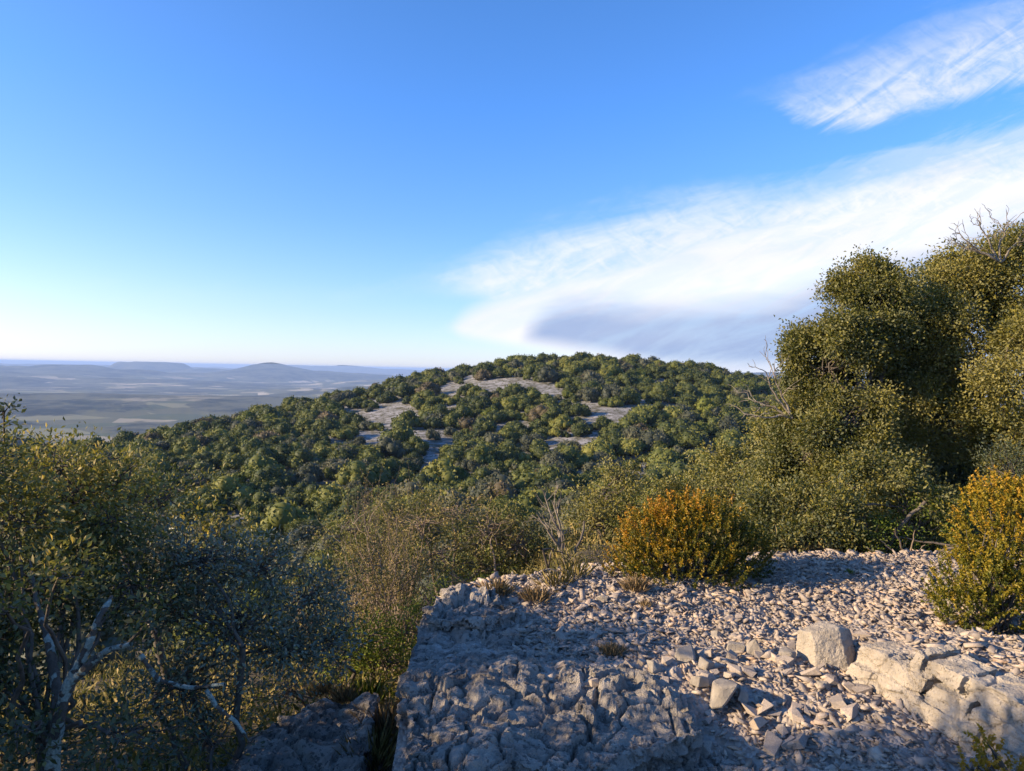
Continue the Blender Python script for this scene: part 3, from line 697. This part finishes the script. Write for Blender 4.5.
oak('holm_oak_sprig', zl(8, 5.), lobes_px([(4, 412, 10, 12), (14, 440, 16, 14), (-8, 450, 20, 20), (2, 470, 24, 18)], 4.2), 'oak_dark',
    'tall leafy spray rising at the left edge against the plain', 'tree', None, per=260, leafper=14, clump=.06, ln=.036, wd=.017, trunk_r=.02, rndmean=.65)
# lichen-crusted limbs
def limb(owner, pts, r0, r1, d, label, lich=.5):
    P = [np.array(at(px, py, d + dd)) for px, py, dd in pts]; b = np.array(owner.location); m = 70; k = 14
    Q = np.array(P) - b; s = np.linspace(0, len(Q) - 1, m); Q = np.stack([np.interp(s, range(len(Q)), Q[:, c]) for c in range(3)], 1)
    for _ in range(6): Q[1:-1] = (Q[:-2] + Q[1:-1] * 2 + Q[2:]) / 4
    T = Tubes(); T.add(Q, np.linspace(r0, r1, m), k); V = np.concatenate(T.V); C = np.repeat(Q, k, 0); N = V - C; rr = np.linalg.norm(N, axis=1); N /= rr[:, None]
    li = sstep(-.55, .35, fbm(V * 32 + 31 * lich, 4, 15) + (lich - .42) * 1.8)
    V = V + N * (rr * (.22 * fbm(V * 30, 3, 4) + .10 * fbm(V * 90, 2, 6)) + .0035 * li)[:, None]
    o = link('limb', mesh_np('limb', V, np.concatenate(T.F), M['limb'], {'rnd': li * .6}, True), owner)
    if label: o['label'] = label
    return o
limb(LOAK, [(52, 775, 0), (55, 735, 0), (66, 690, 0), (84, 655, 0), (98, 620, .0), (112, 596, .1)], .024, .006, 2.75, 'thick limb crusted with pale lichen, forking at the left edge')
limb(LOAK, [(72, 682, 0), (92, 662, -.03), (108, 650, -.05), (131, 644, -.1)], .014, .005, 2.75, 'short lichened fork pointing right from the thick limb')
limb(LOAK, [(140, 655, 0), (158, 680, 0), (190, 688, -.02), (225, 684, -.05)], .008, .003, 3.0, 'thin lichened branch lying almost level in the shade')
limb(LOAK, [(206, 690, 0), (216, 706, 0), (236, 722, 0), (250, 742, -.02)], .007, .003, 3.1, 'thin pale branch hanging down beside the limestone slab')
limb(LOAK, [(60, 700, .1), (48, 640, .2), (36, 600, .3), (30, 560, .4)], .018, .004, 2.9, 'dark limb leaning left out of the lichened oak', .25)

# ------------------------------------------------------------------ slope just behind the terrace
oak('evergreen_shrub', zl(380, 6.0), lobes_px([(372, 640, 36, 26), (345, 655, 30, 28, -.2), (405, 632, 22, 22, .2), (385, 665, 30, 24, -.2)], 5.9), 'green',
    'fresh green shrub in the gap left of the sheer side of the ledge', 'shrub', None, per=220, leafper=22, clump=.08, ln=.03, wd=.016, trunk_r=.02, stems=3, rndmean=.5, cname='foliage', tname='stems')
oak('evergreen_shrub', zl(330, 5.4), lobes_px([(300, 620, 40, 50), (330, 590, 40, 30, .4), (290, 690, 44, 34, -.4)], 5.4), 'yellowtop',
    'half-lit yellowish shrub behind the dense grey-green shrub', 'shrub', None, per=130, leafper=20, clump=.09, ln=.03, wd=.016, trunk_r=.02, stems=3, rndmean=.5, cname='foliage', tname='stems')
def twiggy(name, base, pxs, d, mat, leafmat, label, n=60, lf=2500, r0=.014, cat='shrub', ln=.03):
    base = np.array(base); t = thing(name, tuple(base), label, cat); T = Tubes(); tips = []
    for k in range(n):
        px, py = pxs[rng.integers(len(pxs))]; p = np.array(at(px + rng.normal(0, 12), py + rng.normal(0, 12), d + rng.normal(0, .35))) - base
        P = T.path(rng.normal(0, .12, 3) * [1, 1, 0] - [0, 0, .1], p, r0 * rng.uniform(.5, 1), .003, .1, 10, 4, rng.uniform(-.05, .1))
        for q in range(5):
            i = rng.integers(3, 10); dv = P[i] - P[i - 1]; dv /= np.linalg.norm(dv); e = P[i] + (dv + rng.normal(0, .45, 3)) * rng.uniform(.12, .4)
            Q = T.path(P[i], e, .004, .002, .2, 6, 3); tips.append(Q[2:])
    link('stems', T.mesh('stems', M[mat]), t)
    tp = np.concatenate(tips); C = tp[rng.integers(0, len(tp), lf)] + rng.normal(0, .03, (lf, 3))
    link('foliage', leaves('foliage', C, rng.normal(size=(lf, 3)) + [0, 0, .4], ln * rng.uniform(.6, 1.2, lf), ln * .45, M[leafmat], rng.random(lf)), t); return t
twiggy('leafless_shrub', zl(395, 8.2), [(350, 540), (370, 530), (390, 525), (340, 560), (410, 540), (360, 580), (385, 570)], 8.3, 'twig', 'brown', 'tangled bare brown shrub left of centre behind the green shrub', 34, 7000)
twiggy('leafless_shrub', zl(400, 7.0), [(350, 590), (370, 575), (395, 580), (420, 590), (385, 610), (410, 560)], 7.1, 'twig', 'brown', 'pale wiry shrub directly above the left corner of the ledge', 30, 5000)
twiggy('leafless_shrub', zl(375, 11.5), [(365, 510), (380, 500), (395, 508), (355, 520)], 11.6, 'bark', 'brown', 'dark reddish bare shrub on the slope behind the tangled brown one', 70, 3000, .02)
oak('holm_oak', zl(395, 9.6), lobes_px([(350, 530, 34, 22), (390, 520, 36, 26), (425, 510, 30, 22, .2), (370, 560, 40, 26, -.2)], 9.8), 'oak',
    'loose olive oak behind the tangled bare brown shrub', 'tree', None, per=70, leafper=26, clump=.14, trunk_r=.035, rndmean=.5, stems=4, sub=5, twigs=.5)
oak('holm_oak', zl(455, 8.6), lobes_px([(420, 525, 34, 24), (455, 515, 34, 22, .3), (490, 530, 38, 30), (520, 545, 34, 32, .1), (440, 555, 30, 20, -.2)], 8.8), 'brown',
    'thin-leaved spreading oak with visible stems at the middle of the slope edge', 'tree', None, per=75, leafper=20, clump=.14, ln=.04, trunk_r=.035, rndmean=.45, stems=5, bark='twig', twigs=.9)
oak('holm_oak', zl(510, 9.4), lobes_px([(505, 545, 40, 30), (540, 555, 30, 26), (475, 565, 34, 20, -.4)], 9.2), 'oak',
    'low olive-coloured oak just behind the rear of the terrace left of the dead stem', 'tree', None, per=80, leafper=30, clump=.14, trunk_r=.04, rndmean=.55, stems=3)
oak('holm_oak', zl(620, 9.5), lobes_px([(610, 495, 34, 24), (632, 510, 36, 28), (600, 525, 34, 28, -.1), (640, 540, 34, 26, .1), (618, 478, 20, 14, .1), (580, 545, 24, 20)], 9.8), 'oak',
    'open yellowish-green oak standing behind and left of the orange bush', 'tree', None, per=85, leafper=26, clump=.15, trunk_r=.04, rndmean=.78, stems=4, twigs=.5, sub=6)
b = np.array(bz(566, 8.0)); 
dead_top('dead_tree', (b[0], b[1], b[2]), [at(543, 490, 8.1), at(552, 500, 8.0), at(536, 512, 8.0), at(556, 520, 8.2)], .022, 'leaning leafless dead stem left of the yellowish-green oak', 5, .22)
for (px, py, d, n_, lb) in [(470, 585, 6.6, 40, 'low yellow-green shrub above the ledge corner'), (430, 600, 6.0, 30, 'small green shrub touching the rear corner of the ledge'), (545, 582, 6.9, 30, 'low heathery shrub behind the rear edge of the terrace'), (590, 560, 7.0, 34, 'olive shrublet left of the orange bush'), (570, 566, 6.6, 22, 'sparse brown shrublet on the terrace rim behind the dead stalks')]:
    p = at(px, py, d); x0 = (px - 512) / F * d
    oak('low_shrub', (x0, d, min(ground_z(x0, d), p.z - .1)), lobes_px([(px, py, n_, 16), (px + 20, py + 6, n_ * .7, 14, .2)], d), 'brown' if px > 540 else 'green', lb, 'shrub', None, per=150, leafper=22, clump=.07, ln=.024, wd=.01, trunk_r=.012, stems=3, rndmean=.4, cname='foliage', tname='stems')
# dry tufts and stalks, litter
def tuft(px, py, d, h, nb_, mat, label, z=None, lean=.25, ln=.05):
    x0 = (px - 512) / F * d; z = (zg(x0, d) if z is None else z); nb = int(nb_ * 1.6); h = h * .8
    a = rng.normal(0, h * .3, (nb, 2)); L_ = h * rng.uniform(.5, 1.15, nb); dv = np.stack([a[:, 0] / h * 1.3 + rng.normal(0, lean, nb), a[:, 1] / h * 1.3 + rng.normal(0, lean, nb), np.ones(nb)], 1)
    C = np.stack([a[:, 0], a[:, 1], np.zeros(nb)], 1)
    me = leaves('dry_tuft', C, dv, L_, .0026, M[mat], rng.random(nb)); C2, D2 = [], []
    o = link('dry_tuft', me, loc=(x0, d, z)); tag(o, label, 'grass tuft'); return o
tuft(618, 655, 4.2, .09, 220, 'dry', 'straw-coloured tuft growing in the gravel above the oval stone')
tuft(640, 600, 5.25, .13, 240, 'dry', 'dry grass tuft at the left foot of the orange bush')
tuft(540, 602, 5.1, .14, 160, 'dry', 'reddish dry tuft on the rear rim of the terrace behind the ledge')
tuft(560, 596, 5.4, .2, 60, 'brown', 'dark dead flower stalks on the rear rim left of the dry grass')
tuft(578, 594, 5.6, .2, 50, 'brown', 'dark dead stalk right beside the dead flower stalks on the rim')
tuft(500, 600, 5.2, .16, 130, 'dry', 'rusty dry tuft beside the rear corner of the ledge')
tuft(650, 615, 5.0, .07, 120, 'dry', 'thin dry tuft in the gravel below the orange bush')
tuft(380, 735, 4.05, .26, 130, 'brown', 'tall dark weed in the gap between slab and ledge', -.6)
tuft(392, 715, 4.4, .25, 160, 'dry', 'reddish dry weed against the sheer side of the ledge', -.6)
tuft(350, 705, 4.7, .14, 200, 'dry', 'pinkish dry grass on the rear of the low slab', -.55)
tuft(325, 700, 4.8, .12, 160, 'dry', 'sparse dry grass at the left rear of the low slab', -.55)
tuft(372, 690, 4.8, .22, 110, 'green', 'small green herb behind the low slab', -.6)
tuft(855, 585, 5.9, .05, 60, 'green', 'tiny green weed in the gravel under the oaks')

n = 60000
ga = rng.uniform(-42, 40, n); gr = 3.2 + 13 * rng.random(n) ** 1.2; ux, uy = gr * np.sin(np.radians(ga)), gr * np.cos(np.radians(ga))
uk = ~((ux > -.62) & (uy < edge_back(ux) + .25)) & ~((ux > -1.45) & (uy < 4.55)) & (fbm(P3(ux * 1.2, uy * 1.2), 3, 66) > -.45); ux, uy = ux[uk], uy[uk]; n = len(ux)
uz = HT(ux, uy) + np.abs(rng.normal(0, .10, n)) * (1 + fbm(P3(ux * 1.5, uy * 1.5), 2, 67)) 
tag(link('undergrowth', leaves('undergrowth', np.stack([ux, uy, uz], 1), rng.normal(size=(n, 3)) * .6 + [0, 0, .6], rng.uniform(.04, .13, n), rng.uniform(.012, .03, n), M['brown'], rng.random(n))), 'low scrub and dry grass covering the slope around the terrace', 'undergrowth', None, 'stuff')

# trees beyond the left edge and behind, whose shade lies on the terrace
off = [((-3.3, 1.6), 2.5, .72), ((-4.2, 1.55), 2.75, .8), ((-3.05, 2.8), 1.3, .65), ((-4.6, 3.6), 1.3, .8), ((-6.4, 1.6), 2.0, 1.0), ((-4.4, .2), 2.2, .9)]
OFF = off
for (ox, oy), h, r in off:
    z0 = ground_z(ox, oy); h = (h - z0) / 1.03
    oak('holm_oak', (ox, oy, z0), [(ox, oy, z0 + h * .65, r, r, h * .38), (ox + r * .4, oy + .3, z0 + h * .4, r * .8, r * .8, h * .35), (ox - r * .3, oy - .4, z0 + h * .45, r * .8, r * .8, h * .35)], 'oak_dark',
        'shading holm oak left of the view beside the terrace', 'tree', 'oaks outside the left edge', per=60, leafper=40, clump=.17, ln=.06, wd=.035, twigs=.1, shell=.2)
print('near plants', time.time() - T0)

# ------------------------------------------------------------------ wooded hill
def crown_proto(name, seed, mat, nl, per, fs, rad=1.9, h=1.5, squash=.85, core=True):
    global rng
    r0 = rng; rng = np.random.default_rng(seed); P, D, rn = [], [], []; cv, cf = [], []; nb = 0
    bm = bmesh.new(); bmesh.ops.create_icosphere(bm, subdivisions=2, radius=1); IV = np.array([v.co[:] for v in bm.verts]); IF = np.array([[v.index for v in f.verts] for f in bm.faces]); bm.free()
    for i in range(nl):
        a = rng.uniform(0, 6.28); q = rng.random() ** .6; lr = rad * rng.uniform(.30, .5); cz = h * (.35 + .62 * (1 - q ** 2) * rng.uniform(.7, 1.15))
        c = np.array([math.cos(a) * q * rad * .72, math.sin(a) * q * rad * .72, cz]); m = per
        v = rng.normal(size=(m, 3)); v[:, 2] = v[:, 2] * .8 + .25; v /= np.linalg.norm(v, axis=1)[:, None]
        bump = 1 + .16 * vnoise(v * 3 + i * 9, 3)
        P.append(c + v * lr * bump[:, None] * rng.uniform(.86, 1.08, (m, 1)) * [1, 1, squash]); D.append(v * .5 + rng.normal(size=(m, 3)) * .75)
        rn.append(np.clip(rng.normal(.5, .1) + rng.normal(0, .13, m), 0, 1)); cv.append(c + IV * lr * .86 * [1, 1, squash]); cf.append(IF + nb); nb += len(IV)
    P = np.concatenate(P); D = np.concatenate(D); D /= np.linalg.norm(D, axis=1)[:, None]; rn = np.concatenate(rn); n = len(P)
    S = np.cross(D, rng.normal(size=(n, 3))); S /= np.linalg.norm(S, axis=1)[:, None]
    f = (fs * rng.uniform(.6, 1.3, n))[:, None]
    V = np.stack([P - S * f * .5 , P + D * f * .7, P + S * f * .5], 1).reshape(-1, 3)
    cv = np.concatenate(cv); cf = np.concatenate(cf)
    Fc = np.concatenate([np.arange(3 * n).reshape(n, 3), cf + 3 * n]); rn = np.concatenate([rn, np.full(len(cf), .3)])
    rng = r0
    return np.concatenate([V, cv]), Fc, rn, M[mat]
hp = []                                  # (arrays, mesh, kind)
kinds = [('oak_far', 'dark green holm oak', 'holm_oak', 'tree'), ('oak_fargrey', 'grey-green rounded oak', 'downy_oak', 'tree'), ('oak_farbright', 'bright yellow-green tree', 'young_pine', 'tree'), ('oak_farbrown', 'brownish scrub bush', 'scrub_bush', 'bush')]
near_p, far_p = {}, {}
for ki, (mat, _, nm, _) in enumerate(kinds):
    near_p[ki], far_p[ki] = [], []
    for s in range(4 if ki == 0 else 2):
        a = crown_proto(nm, 300 + ki * 10 + s, mat, 15, 420, .13); near_p[ki].append(mesh_np(nm, a[0], a[1], a[3], {'rnd': a[2]}))
        a = crown_proto(nm, 350 + ki * 10 + s, mat, 12, 85, .26); far_p[ki].append((a, mesh_np(nm, a[0], a[1], a[3], {'rnd': a[2]})))
bare = [(385, 412, 22, 14), (372, 436, 14, 9), (400, 450, 9, 9), (436, 446, 12, 12), (420, 428, 12, 6), (500, 422, 8, 14), (508, 476, 9, 15), (592, 434, 14, 8), (638, 398, 13, 7), (618, 454, 15, 8), (577, 470, 9, 7), (352, 408, 14, 5), (330, 437, 9, 5), (395, 402, 24, 3), (455, 402, 8, 5), (345, 470, 6, 8), (520, 384, 7, 4), (470, 376, 10, 3), (415, 473, 8, 8), (655, 422, 7, 4), (560, 400, 6, 4), (690, 470, 6, 5), (300, 440, 8, 4), (445, 385, 10, 4)]
cand = []
step = 3.0; gx, gy = np.meshgrid(np.arange(-190, 150, step), np.arange(9, 300, step)); gx = gx.ravel() + rng.uniform(-1.3, 1.3, gx.size); gy = gy.ravel() + rng.uniform(-1.3, 1.3, gx.size)
gz = HT(gx, gy); px, py = proj(np.stack([gx, gy, gz + 1], 1)); rr_ = np.hypot(gx, gy)
k = (px > -60) & (px < 1060) & (rr_ > 12) & (np.hypot(gx - GX, gy - GY) + 0 * gx < 400) & (gz > -45)
k &= ~((gy > GY + 22)) & ~((px > 830) & (rr_ > 60)) & ~((px < 60) & (rr_ > 170))
for bx_, by_, bw, bh in bare:
    for up_ in (0, .5, .95): k &= ~((((px - bx_) / (bw * .8 + 1)) ** 2 + ((py - up_ * 1.8 * F / rr_ - by_) / (bh * .75 + .5)) ** 2 < rng.uniform(.4, 1.1, len(px))) & (rr_ > 70))
dn = fbm(P3(gx / 9, gy / 9), 2, 90)
k &= (dn + rng.uniform(-.5, .5, len(gx)) > np.where((rr_ > 100) & (px > 320) & (px < 690), -.42, -.75))
gx, gy, gz, px, py, rr_ = [v[k] for v in (gx, gy, gz, px, py, rr_)]
sc = np.exp(rng.normal(0, .36, len(gx))) * np.interp(rr_, [12, 30, 80, 160, 250], [.5, .7, .98, .95, .9]); sc = np.clip(sc, .35, 1.7)
kd = rng.choice(4, len(gx), p=[.78, .15, .03, .04]); rz = rng.uniform(0, 6.28, len(gx)); kd[(rr_ < 45) & (kd == 0) & (rng.random(len(gx)) < .3)] = 1
kd[(px > 640) & (px < 830) & (rr_ < 70) & (rng.random(len(gx)) < .45)] = 2
# drop what would stand in front of the shrubs at the terrace edge
top = py - 2.2 * sc * F / rr_ 
lim = np.interp(px, [0, 150, 250, 340, 430, 560, 640, 700, 760, 1024], [470, 480, 510, 500, 488, 478, 440, 412, 392, 392])
ok = top > np.where(rr_ < 60, lim, 0); gx, gy, gz, px, py, rr_, sc, kd, rz = [v[ok] for v in (gx, gy, gz, px, py, rr_, sc, kd, rz)]
print('hill trees', len(gx))
# visible-size order: nearest and not sunk behind the front shrubs
vis = np.where((py < 600) & (px > -10) & (px < 1000), sc / rr_, 0); order = np.argsort(-vis); ind = order[:290]; rest = order[290:]
def region(px, py, r):
    side = 'left of the bare scree patches' if px < 330 else ('below the bare scree patches' if px < 560 else ('right of the centre' if px < 700 else 'beside the tall right-hand oaks'))
    return side
for i in ind:
    ki = int(kd[i]); me = (near_p[ki][i % len(near_p[ki])] if rr_[i] < 70 else far_p[ki][i % len(far_p[ki])][1])
    nm = kinds[ki][2]; o = link(nm, me, loc=(gx[i], gy[i], gz[i] - .15)); s = sc[i]; o.scale = (s, s, s * (1.0 + .25 * ((i * 7) % 10) / 10)); o.rotation_euler = (0, 0, rz[i])
    where = 'on the near slope' if rr_[i] < 38 else ('on the valley side' if rr_[i] < 80 else 'at the foot of the hill')
    tag(o, f'{kinds[ki][1]} {where}, {region(px[i], py[i], rr_[i])}', kinds[ki][3], 'trees of the wooded slopes')
VV, FF, AA, MI = [], [], [], []; off_ = 0
for i in rest:
    ki = int(kd[i]); a = far_p[ki][i % len(far_p[ki])][0]; c, s_ = math.cos(rz[i]), math.sin(rz[i]); q = sc[i]
    v = a[0] @ np.array([[c, s_, 0], [-s_, c, 0], [0, 0, 1]]) * [q, q, q * (1 + .25 * ((i * 7) % 10) / 10)] + [gx[i], gy[i], gz[i] - .15]
    VV.append(v); FF.append(a[1] + off_); off_ += len(v); AA.append(np.clip(a[2] + rng.normal(0, .14), 0, 1)); MI.append(np.full(len(a[1]), ki))
me = mesh_np('hill_wood', np.concatenate(VV), np.concatenate(FF), None, {'rnd': np.concatenate(AA)}, mats=[M[k_[0]] for k_ in kinds], midx=np.concatenate(MI))
tag(link('hill_wood', me), 'oak wood and scrub covering the domed hill', 'wood', None, 'stuff')
print('hill', time.time() - T0, off_)

# ------------------------------------------------------------------ sky
SUN_AZ, SUN_EL = -102.0, 20.0            # azimuth from +Y, clockwise positive
w = bpy.data.worlds.new('World'); scene.world = w; w.use_nodes = True; t = NT(w.node_tree); t.n.clear()
out = t.n.new('ShaderNodeOutputWorld'); bg = t.n.new('ShaderNodeBackground'); t.l.new(bg.outputs[0], out.inputs[0])
sk = t.node('ShaderNodeTexSky', {'sky_type': 'NISHITA', 'sun_disc': False, 'sun_elevation': R(SUN_EL), 'sun_rotation': R(SUN_AZ), 'altitude': 300, 'air_density': 1.0, 'dust_density': .35, 'ozone_density': 2.2})
d = t.node('ShaderNodeTexCoord').outputs['Generated']; sp = t.node('ShaderNodeSeparateXYZ', None, Vector=d)
yy = t.math('MAXIMUM', sp.outputs[1], .02); u = t.math('DIVIDE', sp.outputs[0], yy); v = t.math('DIVIDE', sp.outputs[2], yy)
k_ = t.ramp(t.math('MULTIPLY', sp.outputs[2], 2., clamp=True), [(0, (.54, .60, .97)), (.13, (.47, .55, .74)), (.38, (.37, .54, .80)), (.66, (.31, .56, .92)), (1, (.32, .56, .86))])
skc = t.mix(1., sk.outputs[0], k_, 'MULTIPLY')
ls = t.math('MULTIPLY', t.sm(t.math('MULTIPLY', u, -1.), -.05, .8), t.sm(sp.outputs[2], -.02, .1))
skc = t.mix(1., skc, t.mix(ls, (1.7, 1.7, 1.7, 1), (2.2, 1.85, 1.72, 1)), 'MULTIPLY')
# fields of cirrus: stretched, warped noise
cb = t.node('ShaderNodeCombineXYZ', None, _0=u, _1=v, _2=0.).outputs[0]
def mapped(rot, sx, sy, loc=(0, 0, 0)):  # axes turned by rot, then squeezed: streaks run along the turned x axis
    m = t.node('ShaderNodeMapping', {'vector_type': 'TEXTURE'}, Vector=cb); m.inputs['Rotation'].default_value = (0, 0, R(rot)); m.inputs['Scale'].default_value = (1 / sx, 1 / sy, 1); m.inputs['Location'].default_value = loc
    return m.outputs[0]
n_st = t.noise(mapped(14, 3, 16), 1., 8, .6, .4)
n_fi = t.noise(mapped(24, 8, 36, (3, 1, 0)), 1., 7, .62, .5)
n_lo = t.noise(mapped(8, 2.2, 9, (7, 2, 0)), 1., 5, .55, .3)
n_rp = t.noise(mapped(-20, 24, 44, (1, 5, 0)), 1., 6, .65, .9)
n_fan = t.noise(mapped(30, 7, 34, (2, 8, 0)), 1., 7, .68, 1.1)
def UV(px, py): q = ray(px, py); return (q.x / q.y, q.z / q.y)
def bound(pts):                          # edge of a cloud as height over direction
    q = [UV(*p) for p in pts]; x0, x1 = -.2, 1.0
    return t.curve(t.math('MULTIPLY_ADD', u, 1 / (x1 - x0), -x0 / (x1 - x0), clamp=True), [((a - x0) / (x1 - x0), b) for a, b in q])
c_ = lambda n_, a_: t.math('MULTIPLY_ADD', n_, 2 * a_, -a_)
mul = lambda *a_: a_[0] if len(a_) == 1 else t.math('MULTIPLY', a_[0], mul(*a_[1:]))
sub = lambda a_, b_: t.math('SUBTRACT', a_, b_); add = lambda a_, b_: t.math('ADD', a_, b_)
tipw = t.sm(u, -.09, .12)                # edges ruffle less near the tip
v1 = add(v, mul(tipw, add(c_(n_st, .05), c_(n_fi, .02)))); v2 = add(v, add(c_(n_st, .06), c_(n_fan, .03)))
upS = bound([(400, 352), (445, 329), (462, 312), (480, 300), (520, 283), (600, 264), (700, 240), (800, 213), (900, 183), (1024, 150), (1200, 105)])
loS = bound([(400, 350), (445, 331), (462, 338), (490, 343), (540, 352), (600, 362), (700, 378), (1024, 420), (1200, 430)])
upV = bound([(380, 290), (420, 275), (460, 255), (520, 228), (600, 210), (700, 190), (800, 172), (900, 150), (1024, 128), (1200, 90)])
loV = bound([(380, 285), (420, 280), (460, 283), (520, 300), (600, 300), (1024, 250), (1200, 200)])
md = bound([(400, 400), (490, 365), (515, 345), (530, 322), (560, 302), (650, 296), (740, 290), (800, 284), (860, 262), (930, 245), (1024, 215), (1200, 180)])
solid = mul(t.sm(sub(upS, v1), -.012, .03), t.sm(sub(v, loS), -.006, .014))
bot = t.sm(v, .035, -.01)                  # the grey base thins out above the horizon
veil = mul(t.sm(sub(upV, v2), -.02, .055), t.sm(sub(v, loV), -.03, .01), add(mul(t.sm(add(mul(n_rp, .45), mul(n_fan, .55)), .3, .66), .5), add(mul(t.sm(sub(upS, v1), -.10, .0), .35), mul(t.sm(u, .1, .6), .18))))
shade = mul(t.sm(sub(add(md, c_(n_lo, .03)), v), -.012, .035), t.sm(sub(v, loS), .0, .03))
a1 = t.math('MAXIMUM', mul(solid, mul(t.math('MULTIPLY_ADD', mul(shade, bot), -.75, .98), t.math('MULTIPLY_ADD', t.sm(n_fi, .6, .36), -.2, 1.))), veil)
up2 = bound([(740, 112), (765, 102), (790, 90), (830, 72), (880, 45), (950, 14), (1024, -8), (1200, -60)])
lo2 = bound([(740, 100), (765, 103), (805, 124), (850, 129), (900, 117), (1024, 86), (1200, 50)])
vc = add(v, add(c_(n_fan, .035), c_(n_st, .05)))
d2 = mul(t.sm(sub(up2, vc), -.03, .06), t.sm(sub(add(v, c_(n_fan, .02)), lo2), -.008, .02))
a2 = mul(d2, add(mul(t.sm(add(mul(n_fan, .6), mul(n_rp, .4)), .33, .66), .6), .2))
up3 = bound([(740, 190), (800, 180), (860, 158), (930, 140), (1024, 118), (1200, 80)])
lo3 = bound([(740, 188), (800, 184), (860, 172), (930, 160), (1024, 142), (1200, 110)])
a3 = mul(t.sm(sub(up3, v2), -.02, .03), t.sm(sub(v2, lo3), -.02, .02), .55)
up4 = bound([(560, 360), (640, 355), (700, 352), (760, 354), (800, 356), (1200, 360)])
a4 = mul(t.sm(sub(up4, add(v, c_(n_lo, .02))), -.004, .01), t.sm(u, .05, .25), .35)
al = t.math('MAXIMUM', t.math('MAXIMUM', a1, a2), t.math('MAXIMUM', a3, a4)); al = mul(al, t.sm(sp.outputs[1], .05, .2))
K = 5.2
white = (1.04 * K, 1.04 * K, 1.1 * K, 1); grey = (.36 * K, .48 * K, .77 * K, 1)
cc = t.mix(mul(shade, t.math('MULTIPLY_ADD', n_lo, .7, .6, clamp=True)), t.mix(mul(t.sm(n_lo, .4, .7), .25), white, (.62 * K, .68 * K, .9 * K, 1)), grey)
fin = t.mix(al, skc, cc)
t.l.new(fin, bg.inputs[0]); bg.inputs[1].default_value = .093
sd = bpy.data.lights.new('sun', 'SUN'); sd.energy = 5; sd.angle = R(.53); sd.color = (1, .77, .49)
so = bpy.data.objects.new('sun', sd); COL.objects.link(so)
sv = Vector((math.sin(R(SUN_AZ)) * math.cos(R(SUN_EL)), math.cos(R(SUN_AZ)) * math.cos(R(SUN_EL)), math.sin(R(SUN_EL))))
so.rotation_euler = sv.to_track_quat('Z', 'Y').to_euler(); so.location = (0, 0, 30)

# ------------------------------------------------------------------ the air
bm = bmesh.new(); bmesh.ops.create_cube(bm, size=1, matrix=Matrix.Translation((0, 0, -98)) @ Matrix.Diagonal((150000, 150000, 224, 1)))
me = bpy.data.meshes.new('haze'); bm.to_mesh(me); bm.free()
m, t, out = new_mat('haze_air'); pv = t.node('ShaderNodeVolumePrincipled'); pv.inputs['Color'].default_value = (.44, .63, 1, 1); pv.inputs['Density'].default_value = 1.0e-4; pv.inputs['Anisotropy'].default_value = 0.
t.l.new(pv.outputs[0], out.inputs['Volume']); me.materials.append(m)
tag(link('haze', me), 'blue haze lying over the far plain', 'haze', None, 'stuff')

scene.view_settings.view_transform = 'Standard'; scene.view_settings.look = 'None'; scene.view_settings.gamma = 1; scene.view_settings.use_curve_mapping = False
scene.view_settings.exposure = 1.05
scene.render.resolution_x = W; scene.render.resolution_y = Hh
scene.render.engine = 'CYCLES'
print('done', time.time() - T0)
